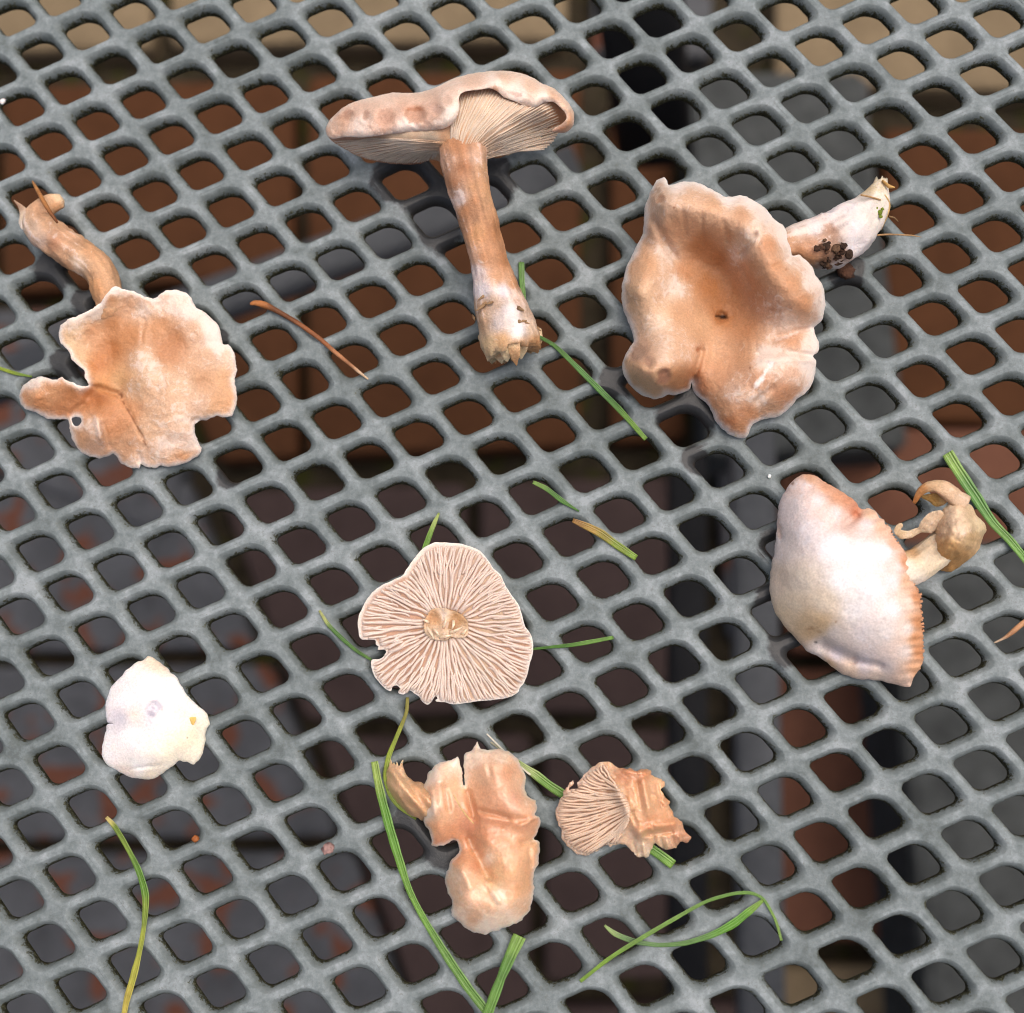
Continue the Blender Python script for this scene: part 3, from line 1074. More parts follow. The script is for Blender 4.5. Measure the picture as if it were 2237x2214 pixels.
colS1 += c1s([(760, 60, (204, 160, 132), .5), (800, 90, (226, 198, 184), .7), (880, 100, (196, 140, 98)), (950, 80, (208, 160, 120)), (830, 240, (204, 152, 116), .2), (900, 260, (204, 150, 104)), (980, 260, (190, 134, 92)),
             (860, 400, (212, 166, 136), .4), (950, 400, (204, 148, 106)), (1030, 420, (186, 130, 88)), (890, 480, (222, 200, 194), .7), (1010, 500, (206, 154, 114), .2), (1090, 540, (196, 144, 104)),
             (920, 580, (236, 226, 228), 1), (1040, 580, (236, 226, 230), 1), (1120, 630, (214, 180, 156), .4), (920, 660, (190, 154, 124), .2), (1000, 640, (200, 170, 146), .3), (1080, 690, (238, 232, 236), 1), (1170, 690, (206, 176, 150), .4),
             (930, 760, (206, 168, 134)), (1010, 760, (226, 208, 200), .6), (1120, 790, (244, 240, 242), 1), (1200, 780, (216, 186, 158), .3), (960, 880, (226, 192, 148)), (1030, 850, (208, 162, 116)), (1130, 890, (190, 142, 98)), (1220, 860, (202, 150, 102)), (1000, 950, (232, 202, 158))])
st1 = tube('stem', stem_path, colS1, M_STEM, m1, nseg=48, step=5, wob=.07, end_jag=.22, zmin=.0, seed=2.2, ridges=.016, nridge=23, streak=.16)
M_DEBRIS = fungus('plant_debris', .8, .5, 0, (150, 120, 86), var=.4, speck=False)
for k, (xa, ya, xb, yb, r_, zz) in enumerate([(965, 630, 890, 690, 12, 11.2), (985, 640, 940, 655, 9, 12.0), (960, 590, 900, 632, 8, 11.0), (1080, 752, 1165, 742, 12, 11.2), (1140, 745, 1180, 760, 7, 10.6), (1090, 660, 1150, 690, 14, 11.2), (870, 710, 885, 745, 8, 7.5), (1215, 770, 1240, 800, 7, 7.5)]):
    (x0_, y0_), (x1_, y1_) = c1s([(xa, ya), (xb, yb)])
    tube('debris_shred', [(x0_, y0_, zz, r_ / 2.477 * .4), ((x0_ + x1_) / 2, (y0_ + y1_) / 2, zz + .5, r_ / 2.477), (x1_, y1_, zz, r_ / 2.477 * .3)], [(x0_, y0_, (140, 108, 76)), (x1_, y1_, (168, 134, 98))], M_DEBRIS, st1, flat=.5, nseg=8, step=3, wob=.3, seed=k * 1.9)
# splintered flesh at the torn foot
for k, (a_, b_, L_, w_, ang) in enumerate([(945, 810, 150, 95, 68), (1000, 830, 150, 90, 78), (1050, 850, 118, 70, 86), (1090, 855, 132, 62, 82), (1135, 840, 112, 66, 90), (1180, 815, 108, 66, 86), (1215, 790, 104, 50, 80), (1020, 780, 130, 80, 72), (1110, 800, 120, 60, 95), (965, 860, 118, 60, 74)]):
    x0_, y0_ = c1s([(a_, b_)])[0]
    dx, dy = math.cos(math.radians(ang)), math.sin(math.radians(ang))
    L2, w2 = L_ / 2.477, w_ / 2.477
    out = [(x0_ - dy * w2 * .5, y0_ + dx * w2 * .5), (x0_ + dx * L2 * .6 - dy * w2 * .45, y0_ + dy * L2 * .6 + dx * w2 * .45), (x0_ + dx * L2 * .86 - dy * w2 * .2, y0_ + dy * L2 * .86 + dx * w2 * .2), (x0_ + dx * L2, y0_ + dy * L2),
           (x0_ + dx * L2 * .8 + dy * w2 * .25, y0_ + dy * L2 * .8 - dx * w2 * .25), (x0_ + dx * L2 * .55 + dy * w2 * .5, y0_ + dy * L2 * .55 - dx * w2 * .5), (x0_ + dy * w2 * .5, y0_ - dx * w2 * .5)]
    xc = x0_ - 680 - 1075 / 2.477
    zt = 11.6 - .004 * xc * xc
    sheet('torn_fibre', out, [(x0_ - 9, y0_, zt), (x0_ + 9, y0_, zt), (x0_ + dx * L2, y0_ + dy * L2, zt - 2.8), (x0_ + dx * L2 * .5 + 8, y0_ + dy * L2 * .5, zt - .7)],
          [(x0_, y0_, (222, 190, 150)), (x0_ + dx * L2, y0_ + dy * L2, (232, 206, 166) if k % 3 else (204, 152, 104)), (x0_ + dx * L2 * .5, y0_ + dy * L2 * .5, (204, 160, 116) if k % 2 else (226, 196, 154))],
          M_STEM, st1, 1.1, .25, 5, 4.0, nz=(.3, 14), rough_edge=.8)

# ---- 2: large funnel cap with white earthy stem
c2 = crop(1330, 360, 2.76)
m2 = thing('mushroom', 'large wavy funnel-shaped tan mushroom with lobed cap and white stem caked with soil', 'mushroom', at(1570, 690, 0))
out2 = [(400, 110), (460, 98), (520, 102), (580, 125), (640, 155), (690, 185), (740, 190), (800, 182), (860, 205), (910, 235), (950, 265), (975, 300), (1000, 330), (1040, 355), (1070, 400), (1075, 450), (1090, 490),
        (1110, 545), (1150, 540), (1190, 575), (1225, 615), (1250, 670), (1285, 715), (1300, 770), (1305, 830), (1295, 900), (1275, 950), (1238, 980), (1245, 1020), (1265, 1070), (1260, 1130), (1232, 1150), (1250, 1190),
        (1245, 1260), (1220, 1330), (1180, 1380), (1130, 1420), (1095, 1460), (1050, 1500), (1000, 1525), (930, 1535), (870, 1565), (850, 1600), (830, 1640), (790, 1648), (730, 1630), (680, 1590), (640, 1540), (620, 1490),
        (590, 1440), (540, 1400), (505, 1362), (498, 1310), (480, 1360), (400, 1390), (350, 1385), (290, 1412), (230, 1400), (170, 1370), (120, 1320), (90, 1270), (80, 1210), (95, 1150), (125, 1100), (150, 1060), (140, 1010), (115, 940), (90, 880),
        (75, 800), (80, 720), (95, 650), (125, 570), (165, 490), (205, 410), (210, 330), (215, 270), (232, 210), (255, 150), (290, 92), (330, 72), (352, 95), (360, 118)]
z2 = c2([(400, 110, 12), (580, 125, 12.5), (740, 190, 13), (860, 205, 13), (975, 300, 13), (1075, 420, 12.5), (1120, 550, 12), (1250, 670, 11), (1305, 830, 9), (1240, 975, 6.5), (1262, 1100, 6.5), (1250, 1250, 5.5), (1100, 1460, 4), (930, 1535, 3.5), (790, 1648, 1.5), (640, 1540, 2.2), (505, 1350, 1.5),
         (350, 1385, 3), (170, 1370, 3), (80, 1210, 4), (148, 1040, 5), (75, 800, 5), (125, 570, 6), (205, 400, 7), (232, 210, 8), (320, 80, 8.5),
         (320, 210, 16), (480, 190, 17), (640, 260, 17.5), (800, 290, 17.5), (930, 360, 18), (1010, 480, 17.5), (1080, 640, 17), (1180, 750, 15), (1200, 880, 12.5), (1080, 880, 13),
         (420, 340, 14.5), (600, 400, 14), (740, 450, 14.5), (840, 560, 16), (920, 700, 15), (960, 860, 11.5), (280, 380, 12), (330, 520, 9), (440, 500, 8.5), (560, 520, 7.5), (680, 600, 6), (780, 690, 5.5), (850, 840, 5.5),
         (250, 620, 11), (180, 780, 11.5), (320, 800, 9), (480, 760, 6.5), (600, 780, 4.2), (680, 910, 2.6), (500, 930, 6.5), (260, 960, 9.5), (820, 960, 5), (1000, 980, 8.5), (1130, 960, 9),
         (270, 1200, 15.5), (180, 1230, 13.5), (330, 1320, 12), (430, 1180, 13), (500, 1080, 9), (530, 1230, 7), (300, 1060, 11.5), (620, 1150, 4.5), (560, 1350, 3.4), (760, 1150, 6), (850, 1080, 7.5), (1100, 1090, 10), (900, 1250, 10.5), (1050, 1220, 11), (1150, 1270, 9.5),
         (700, 1330, 7), (850, 1400, 9.5), (1000, 1400, 8.5), (700, 1500, 6), (780, 1580, 4.5)])
col2 = c2([(300, 200, (216, 182, 154), .5), (480, 200, (214, 176, 146), .3), (420, 120, (226, 204, 188), .8), (640, 250, (212, 170, 136), .2), (720, 195, (234, 216, 202), 1), (860, 220, (236, 218, 204), 1), (800, 300, (210, 166, 132), .15),
           (950, 290, (232, 212, 196), .9), (450, 380, (208, 162, 126), .1), (560, 500, (186, 130, 88)), (640, 560, (184, 128, 86)), (700, 430, (206, 160, 124), .1), (780, 520, (220, 186, 160), .6), (880, 420, (224, 194, 170), .7), (960, 480, (204, 152, 114), .1),
           (1050, 420, (230, 208, 192), .9), (1010, 620, (204, 154, 116), .1), (1100, 560, (226, 200, 180), .7), (1100, 720, (206, 156, 118), .1), (1230, 700, (232, 212, 196), .95), (1280, 830, (226, 200, 182), .7), (1180, 830, (204, 152, 114)),
           (900, 620, (208, 164, 130), .3), (880, 760, (204, 156, 120), .3), (980, 840, (206, 164, 136), .5), (600, 720, (188, 130, 84)), (700, 800, (196, 138, 92)), (680, 900, (190, 132, 86)), (480, 640, (200, 148, 108)), (340, 560, (220, 190, 166), .75), (400, 740, (226, 200, 178), .8),
           (230, 600, (208, 164, 128), .1), (150, 800, (214, 178, 144), .3), (250, 850, (216, 180, 148), .4), (130, 600, (210, 170, 138), .2), (440, 880, (208, 164, 128), .2), (560, 960, (210, 168, 132), .2), (300, 950, (224, 194, 168), .5), (820, 980, (200, 148, 108), .1),
           (1080, 960, (224, 196, 174), .6), (200, 1140, (206, 164, 134), .3), (330, 1120, (222, 190, 164), .5), (450, 1120, (216, 178, 148), .5), (130, 1250, (214, 176, 140), .2), (280, 1350, (214, 172, 134), .2), (430, 1300, (200, 146, 104)), (520, 1320, (184, 122, 82)),
           (620, 1100, (212, 168, 132), .2), (640, 1280, (206, 158, 122), .2), (800, 1150, (208, 162, 126), .2), (1100, 1060, (208, 160, 126), .2), (1240, 1080, (232, 210, 194), .9), (950, 1180, (232, 210, 192), .9), (1080, 1160, (226, 202, 184), .8), (1100, 1250, (216, 178, 152), .5), (1220, 1220, (236, 218, 204), .9),
           (900, 1300, (206, 160, 128), .4), (760, 1380, (216, 182, 158), .6), (900, 1420, (222, 190, 166), .7), (1050, 1380, (204, 152, 116), .3), (700, 1480, (206, 158, 122), .3), (720, 1560, (190, 130, 90)), (850, 1500, (200, 146, 108), .2), (780, 1620, (206, 152, 112), .1), (960, 1500, (208, 164, 130), .4)])


z2 = [(a_, b_, 2.4 + (z_ - 2.4) * .95) for a_, b_, z_ in z2]


def folds2(x, y):
    v = np.zeros(np.shape(x))
    # creases between the lobes, and the pale scratches
    for (ax_, ay_, bx, by, w_, d_) in [(790, 560, 900, 400, 16, 1.6), (800, 600, 880, 760, 22, 1.2), (960, 1060, 1100, 1010, 20, .7), (1100, 1010, 1240, 975, 16, 1.0), (880, 1140, 1060, 1120, 22, .6), (1060, 1120, 1240, 1150, 16, 1.1), (900, 1180, 1230, 1175, 14, -.4), (250, 300, 420, 600, 26, 1.3), (240, 180, 300, 150, 12, 1.2), (500, 1340, 570, 1090, 18, 2.0),
                                       (560, 300, 570, 480, 12, .5), (440, 250, 470, 440, 12, .4), (690, 330, 720, 480, 12, .5), (960, 330, 900, 480, 12, .5), (1100, 560, 980, 620, 12, .7), (980, 900, 1100, 860, 12, .6), (870, 1440, 1010, 1330, 20, .7)]:
        (x0_, y0_), (x1_, y1_) = c2([(ax_, ay_), (bx, by)])
        ux, uy = x1_ - x0_, y1_ - y0_
        t = np.clip(((x - x0_) * ux + (y - y0_) * uy) / (ux * ux + uy * uy), 0, 1)
        dd = np.hypot(x - x0_ - t * ux, y - y0_ - t * uy)
        v = v - d_ * np.exp(-(dd / (w_ / 2.76)) ** 2) * np.clip(np.minimum(t, 1 - t) * 6 + .25, 0, 1)
    for (a_, b_, r_, d_) in c2([(175, 1145, 52, 1.0), (235, 1190, 36, .8), (330, 1278, 46, 1.5), (310, 205, 26, .9), (535, 1110, 18, .6), (680, 914, 30, 1.4)]):
        rr = np.hypot(x - a_, y - b_)
        v = v - d_ * np.exp(-(rr / (r_ / 2.76)) ** 4)
    return v


cap2, z2f = sheet('cap', c2(out2), z2, col2, M_TAN, m2, 1.8, .7, 14, 4.5, spots=crops(1330, 360, 2.76)([(170, 1140, 48, 38, -30, (188, 152, 128), .9), (238, 1185, 24, 34, -20, (182, 142, 118), .9), (210, 1120, 85, 60, 30, (208, 172, 146), .5), (330, 1275, 42, 50, 0, (176, 130, 104), .95), (312, 205, 22, 30, 10, (200, 156, 126), .8), (535, 1112, 12, 18, 0, (176, 116, 78), .8), (680, 915, 40, 11, 8, (58, 28, 12), 1.0),  # dark brown slit at the centre: darkness of the hollow stem put into colour
                                (975, 1205, 26, 18, -60, (248, 238, 230), .9), (945, 1250, 22, 11, -60, (246, 236, 228), .9), (905, 1310, 44, 17, -50, (246, 236, 228), .9), (860, 1370, 40, 6, -40, (232, 208, 192), .8), (930, 1150, 50, 8, 15, (238, 220, 206), .7), (1080, 1030, 90, 8, -20, (236, 216, 202), .7), (985, 870, 16, 14, 0, (176, 132, 106), .7), (390, 255, 6, 8, 0, (150, 100, 64), .9), (855, 1225, 5, 6, 0, (130, 84, 54), .9), (1070, 628, 9, 9, 0, (170, 116, 80), .8), (910, 1510, 7, 4, 0, (250, 240, 226), .9), (765, 1628, 8, 6, 0, (240, 214, 170), .9)]), nz=(.3, 48), rough_edge=.9, margin=((248, 238, 230), 8, .9), roll=(.4, 5), extra=folds2)
colS2 = c2([(1100, 450, (208, 160, 124), .3), (1130, 400, (226, 204, 188), .8), (1150, 520, (204, 146, 104)), (1220, 480, (206, 156, 122), .4), (1250, 380, (236, 226, 226), 1), (1230, 560, (206, 150, 108), .2), (1330, 400, (190, 146, 118), .2), (1300, 440, (196, 156, 130), .3), (1300, 520, (150, 108, 80), 0), (1390, 530, (156, 116, 90), 0), (1310, 590, (150, 108, 80), 0), (1400, 330, (214, 196, 186), .7),
            (1360, 290, (240, 232, 234), 1), (1450, 260, (238, 230, 230), 1), (1500, 380, (240, 236, 240), 1), (1480, 480, (240, 236, 240), 1), (1380, 620, (236, 228, 226), 1), (1300, 630, (226, 214, 206), .8), (1560, 250, (232, 222, 214), .9), (1600, 330, (226, 222, 206), .8), (1560, 130, (216, 190, 150), .2), (1620, 110, (236, 216, 180), .4), (1650, 200, (236, 224, 204), .6)])
st2 = tube('stem', cropt(1330, 360, 2.76)([(1000, 520, 8.5, 80), (1080, 475, 7.8, 95), (1190, 475, 6.6, 140), (1320, 465, 5.8, 172), (1450, 390, 5.6, 160), (1540, 310, 5.4, 128), (1600, 225, 5.0, 92), (1632, 150, 4.4, 58), (1640, 105, 4.0, 38)]),
           colS2, M_STEM, m2, nseg=40, step=5, wob=.13, end_jag=.8, zmin=0.0, seed=5.5, streak=.05)


def lump(name, px, py, z, r, mat, parent, col, squash=.7, seed=0.0, amp=.45):
    """small irregular crumb"""
    V, F, P_ = [], [], []
    nu, nv = 12, 8
    c = at(px, py, z / 1000)
    rr = r * pxmm(px, py)
    for i in range(nv + 1):
        ph = math.pi * i / nv
        for j in range(nu):
            th = 2 * math.pi * j / nu
            d = Vector((math.sin(ph) * math.cos(th), math.sin(ph) * math.sin(th), math.cos(ph)))
            k = 1 + amp * mnoise.fractal(d * 1.8 + Vector((seed, seed, seed)), 1.0, 2.0, 3)
            V.append(c + np.array((d.x * rr * k, d.y * rr * k, d.z * rr * k * squash)))
    for i in range(nv):
        for j in range(nu):
            a_, b_ = i * nu + j, i * nu + (j + 1) % nu
            F.append((a_, a_ + nu, b_ + nu, b_))
    return mesh_obj(name, V, F, mat, parent, np.outer(np.ones(len(V)), lin(col)), np.zeros(len(V)))


def stem2_top(a_, b_):
    """height of the stem's upper surface at a crop pixel"""
    t_ = ((a_ - 1190) * .85 + (b_ - 475) * -.52) / 300
    ax_, ay_ = 1190 + 260 * np.clip(t_, 0, 1), 475 - 85 * np.clip(t_, 0, 1) - 20 * np.clip(t_ - .5, 0, 1)
    d_2 = np.hypot(a_ - ax_, b_ - ay_) / 2.76 * .084
    return 6.0 + math.sqrt(max(5.2 ** 2 - d_2 ** 2, .6))


rs = random.Random(31)
for k in range(46):
    cx_, cy_, sp = [(1290, 500, 26), (1395, 515, 30), (1310, 590, 24), (1385, 570, 22)][k % 4]
    a_, b_ = rs.gauss(cx_, sp * .75), rs.gauss(cy_, sp * .75)
    r_ = rs.choice([6, 8, 10, 13, 17, 22]) * rs.uniform(.8, 1.2)
    x_, y_ = c2([(a_, b_)])[0]
    lump('soil_clod', x_, y_, stem2_top(a_, b_) - .25, r_ / 2.76, M_SOIL, st2, rs.choice([(74, 50, 36), (92, 64, 46), (60, 42, 30), (110, 82, 60)]), .45, k * 1.7, .7)
M_MOSS = fungus('moss_green', .8, .6, .2, (150, 170, 60), var=.4, speck=False)
for k, (a_, b_, r_) in enumerate([(1610, 262, 14), (1635, 285, 16), (1650, 265, 10), (1590, 275, 9), (1640, 310, 11)]):
    x_, y_ = c2([(a_, b_)])[0]
    lump('moss_tuft', x_, y_, 8.6, r_ / 2.76, M_MOSS, st2, (122, 140, 40), .6, k * 2.1)


def strand(name, pts, mat, parent, col, loc=None, taper=True, nseg=6, label=None, cat=None):
    """thin root or awn: (px, py, z mm, r px)"""
    o = tube(name, pts, [(pts[0][0], pts[0][1], col, 0.0)], mat, parent, nseg=8, step=4, wob=.1)
    return o


strand('rootlet', cropt(1330, 360, 2.76)([(1600, 425, 5, 6), (1680, 418, 4.5, 6), (1760, 420, 4, 5), (1840, 425, 3.5, 4), (1885, 435, 3, 2)]), M_DRY, st2, (176, 136, 90))
strand('rootlet', cropt(1330, 360, 2.76)([(1690, 310, 5, 5), (1720, 316, 5, 5), (1745, 340, 4, 3)]), M_DRY, st2, (150, 118, 80))
strand('rootlet', cropt(1330, 360, 2.76)([(1660, 180, 7, 8), (1695, 230, 6, 9), (1680, 300, 6, 8), (1640, 390, 5, 5)]), M_DRY, st2, (196, 160, 104))
strand('rootlet', cropt(1330, 360, 2.76)([(1650, 95, 6, 8), (1690, 130, 7, 12), (1725, 135, 7, 4)]), M_DRY, st2, (206, 160, 92))
strand('rootlet', cropt(1330, 360, 2.76)([(1520, 180, 9, 6), (1570, 190, 9.4, 6), (1640, 210, 8.5, 5)]), M_DRY, st2, (190, 150, 100))
crumb = lump('soil_crumb', *c2([(1425, 640)])[0], 1.4, 19, M_SOIL, None, (92, 62, 46), .75, 4.4)
tagit(crumb, 'small brown crumb of soil beside the white earthy stem', 'soil')

# ---- 3: left mushroom, cap from above, bent stem
c3 = crop(0, 380, 2.8964)
m3 = thing('mushroom', 'orange-tan mushroom with ragged flat cap notched at the edge and bent bare stem', 'mushroom', at(280, 820, 0))
out3 = [(720, 705), (770, 725), (830, 740), (900, 765), (960, 785), (1000, 765), (1040, 735), (1100, 728), (1160, 745), (1205, 780), (1235, 840), (1290, 870), (1340, 915), (1375, 960), (1395, 1010), (1405, 1075), (1440, 1080), (1475, 1130),
        (1490, 1190), (1490, 1250), (1478, 1310), (1490, 1380), (1495, 1430), (1480, 1490), (1450, 1535), (1400, 1535), (1365, 1525), (1310, 1550), (1260, 1560), (1225, 1580), (1230, 1640), (1250, 1700), (1272, 1735), (1255, 1775), (1200, 1810),
        (1130, 1840), (1060, 1848), (1015, 1845), (970, 1860), (910, 1850), (882, 1828), (872, 1858), (810, 1855), (760, 1830), (730, 1790), (710, 1765), (680, 1785), (620, 1797), (550, 1780), (490, 1740), (455, 1680), (430, 1600), (420, 1555),
        (350, 1555), (270, 1535), (200, 1500), (145, 1480), (115, 1430), (125, 1360), (160, 1315), (220, 1285), (290, 1282), (325, 1300), (355, 1295), (385, 1285), (420, 1310), (460, 1325), (510, 1340), (555, 1335), (530, 1290), (525, 1240), (490, 1210),
        (450, 1170), (420, 1110), (380, 1065), (365, 1000), (380, 950), (440, 910), (510, 885), (580, 845), (640, 800), (690, 730)]
z3 = c3([(720, 705, 10.5), (900, 765, 9), (1040, 735, 8.5), (1205, 780, 7), (1340, 915, 6), (1405, 1075, 5.5), (1490, 1190, 4.5), (1480, 1310, 4.5), (1495, 1430, 4), (1400, 1535, 4), (1230, 1600, 4.5), (1272, 1735, 2.5), (1130, 1840, 2), (970, 1860, 2.2), (810, 1855, 1.6),
         (710, 1765, 2.6), (620, 1797, 1.5), (455, 1680, 1.6), (420, 1555, 3.0), (270, 1535, 2.2), (115, 1430, 2), (160, 1315, 4.2), (325, 1300, 6.5), (510, 1340, 7.2), (540, 1270, 7.2), (450, 1170, 7.5), (365, 1000, 8), (440, 910, 9), (580, 845, 10),
         (700, 850, 8.4), (850, 850, 7.8), (600, 950, 7.2), (700, 1080, 5.2), (620, 1200, 5.4), (900, 980, 7.4), (1050, 1000, 6.2), (1150, 900, 7.4), (1270, 1000, 7), (880, 1150, 8), (900, 1300, 8.2), (1050, 1150, 6.4), (1200, 1200, 6.4), (1350, 1250, 5.8),
         (760, 1380, 5.0), (680, 1330, 5.6), (560, 1400, 4.6), (400, 1420, 5.2), (250, 1390, 5.8), (200, 1420, 5), (400, 1500, 3.4), (620, 1470, 5.4), (700, 1480, 6.2), (580, 1600, 6.4), (640, 1680, 5.4), (520, 1660, 4.0), (700, 1650, 5.4), (850, 1550, 6.2), (900, 1700, 4.6), (1000, 1500, 7.2), (1150, 1400, 6.6), (1150, 1600, 5.6), (1100, 1730, 4.2), (1330, 1420, 5.4)])
col3 = c3([(720, 730, (232, 214, 200), .9), (600, 860, (234, 216, 198), .9), (450, 940, (228, 200, 172), .7), (430, 1050, (222, 186, 148), .4), (480, 1170, (220, 184, 146), .4), (700, 800, (206, 158, 118), .1), (800, 830, (208, 164, 130), .3), (900, 850, (222, 192, 168), .6), (1000, 830, (220, 188, 164), .6),
           (1100, 770, (228, 200, 178), .8), (1200, 850, (230, 206, 190), .9), (1330, 960, (236, 218, 206), 1), (1370, 1080, (232, 212, 198), .9), (700, 950, (200, 144, 100)), (600, 1000, (206, 156, 116)), (700, 1100, (190, 130, 84)), (620, 1200, (196, 134, 86)), (800, 1020, (198, 142, 98)),
           (1000, 960, (202, 150, 108)), (1100, 1050, (192, 138, 98)), (1050, 1120, (196, 142, 102)), (1220, 1000, (214, 176, 146), .4), (1300, 1150, (214, 174, 142), .4), (1440, 1150, (226, 196, 170), .5), (1420, 1300, (212, 166, 126), .1), (1470, 1450, (210, 160, 118), .1), (900, 1180, (220, 188, 160), .7), (960, 1250, (222, 190, 162), .7), (750, 1300, (212, 166, 120), .2),
           (850, 1350, (216, 178, 144), .4), (1000, 1400, (214, 176, 144), .5), (1150, 1350, (216, 182, 152), .5), (1280, 1300, (206, 160, 122), .2), (1250, 1450, (214, 178, 150), .5), (1380, 1450, (208, 162, 122), .2), (640, 1330, (206, 148, 96)), (560, 1390, (186, 122, 76)), (620, 1420, (178, 116, 72)), (450, 1400, (190, 130, 86)),
           (300, 1400, (206, 154, 112), .2), (200, 1310, (230, 204, 184), .8), (250, 1440, (200, 142, 98)), (380, 1490, (190, 132, 90)), (160, 1440, (208, 156, 116), .2), (500, 1310, (232, 208, 184), .7), (680, 1500, (196, 140, 98)), (590, 1600, (226, 192, 166), .7), (500, 1660, (210, 162, 124), .2), (600, 1750, (214, 172, 142), .4), (720, 1600, (198, 142, 100)), (800, 1500, (204, 150, 108)),
           (800, 1700, (208, 162, 126), .3), (950, 1600, (216, 178, 146), .5), (1050, 1720, (224, 192, 168), .7), (1180, 1700, (226, 196, 174), .7), (900, 1800, (220, 184, 156), .5), (1150, 1810, (204, 152, 110)), (1180, 1580, (224, 192, 166), .6)])


def folds3(x, y):
    v = np.zeros(np.shape(x))
    for (ax_, ay_, bx, by, w_, d_) in [(750, 1400, 820, 1510, 6, 1.0), (820, 1510, 900, 1690, 6, .9), (910, 900, 885, 1060, 12, .6), (590, 1340, 760, 1400, 16, 1.0), (600, 1520, 630, 1690, 14, -1.0), (540, 1440, 420, 1530, 22, .9), (880, 1830, 870, 1760, 10, .8), (1010, 1200, 1030, 1400, 20, -.5), (640, 1560, 690, 1740, 14, .8), (1320, 1550, 1200, 1560, 14, .5)]:
        (x0_, y0_), (x1_, y1_) = c3([(ax_, ay_), (bx, by)])
        ux, uy = x1_ - x0_, y1_ - y0_
        t = np.clip(((x - x0_) * ux + (y - y0_) * uy) / (ux * ux + uy * uy), 0, 1)
        dd = np.hypot(x - x0_ - t * ux, y - y0_ - t * uy)
        v = v - d_ * np.exp(-(dd / (w_ / 2.9)) ** 2) * np.clip(np.minimum(t, 1 - t) * 6 + .25, 0, 1)
    return v + .35 * np.sin(np.arctan2(y - 860, x - 270) * 14) * np.clip(np.hypot(x - 270, y - 860) / 200 - .35, 0, .6)


hole3 = [q[:2] for q in c3([(445, 1545), (470, 1535), (500, 1540), (508, 1565), (490, 1590), (465, 1592), (450, 1570)])]
cap3, z3f = sheet('cap', c3(out3), z3, col3, M_TAN, m3, 1.5, .5, 12, 4.5, holes=[hole3], spots=crops(0, 380, 2.8964)([(820, 1520, 150, 4.5, 60, (132, 80, 46), .8), (905, 1690, 60, 3.5, 66, (140, 88, 52), .7), (765, 1400, 16, 8, 70, (110, 62, 34), .8), (885, 1000, 90, 4, 96, (226, 196, 172), .6), (600, 1590, 12, 70, -8, (238, 216, 200), .7), (990, 1775, 14, 26, -15, (240, 222, 206), .7), (1095, 860, 46, 30, 20, (236, 216, 202), .6)]), nz=(.35, 40), rough_edge=1.2, margin=((248, 236, 226), 7, .85), roll=(.3, 4), extra=folds3)
colS3 = c3([(670, 780, (206, 156, 114)), (700, 680, (210, 164, 124), .2), (600, 720, (196, 144, 100)), (640, 560, (208, 160, 120)), (560, 480, (206, 156, 114)), (480, 560, (224, 194, 166), .6), (420, 600, (196, 144, 104)), (400, 480, (206, 160, 124), .2), (330, 440, (190, 138, 104), .1), (250, 420, (214, 182, 160), .6),
            (280, 520, (206, 160, 122), .3), (200, 340, (218, 186, 160), .6), (300, 300, (206, 160, 122), .1), (160, 320, (214, 178, 146), .5), (250, 220, (206, 158, 120)), (350, 200, (206, 156, 112)), (380, 150, (226, 194, 156), .4)])
st3 = tube('stem', cropt(0, 380, 2.8964)([(720, 900, 6.2, 85), (680, 790, 6.2, 94), (650, 660, 5.8, 97), (590, 570, 5.6, 98), (480, 505, 5.2, 102), (370, 435, 5.2, 104), (270, 345, 5.2, 106), (222, 275, 5.2, 92), (262, 215, 5.4, 66), (335, 178, 5.4, 56), (385, 165, 5.2, 40)]),
           colS3, M_STEM, m3, nseg=36, step=5, wob=.16, zmin=0.0, seed=8.1, ridges=.03, nridge=3, streak=.12)
sheet('skin_flap', c3([(78, 160), (105, 172), (135, 195), (180, 240), (165, 300), (135, 345), (112, 310), (115, 240), (100, 195)]), c3([(78, 160, 3.5), (180, 240, 6), (135, 345, 6.5), (110, 260, 4.5)]),
      c3([(100, 190, (200, 160, 130)), (150, 270, (224, 198, 170)), (125, 320, (236, 214, 196))]), M_STEM, st3, .7, .25, 5, 4.0, nz=(.1, 20))
needle = tube('dry_needle', cropt(0, 380, 2.8964)([(205, 50, 4.5, 6), (230, 95, 6, 11), (270, 170, 9, 15), (310, 235, 11.0, 13), (345, 285, 11.0, 11), (362, 312, 10.4, 6)]), c3([(205, 50, (176, 122, 70)), (270, 170, (186, 124, 70)), (350, 290, (124, 74, 38))]), M_DRY, None, nseg=10, step=4, wob=.15)
tagit(needle, 'brown dry plant needle lying across the tip of the bent stem', 'plant needle')

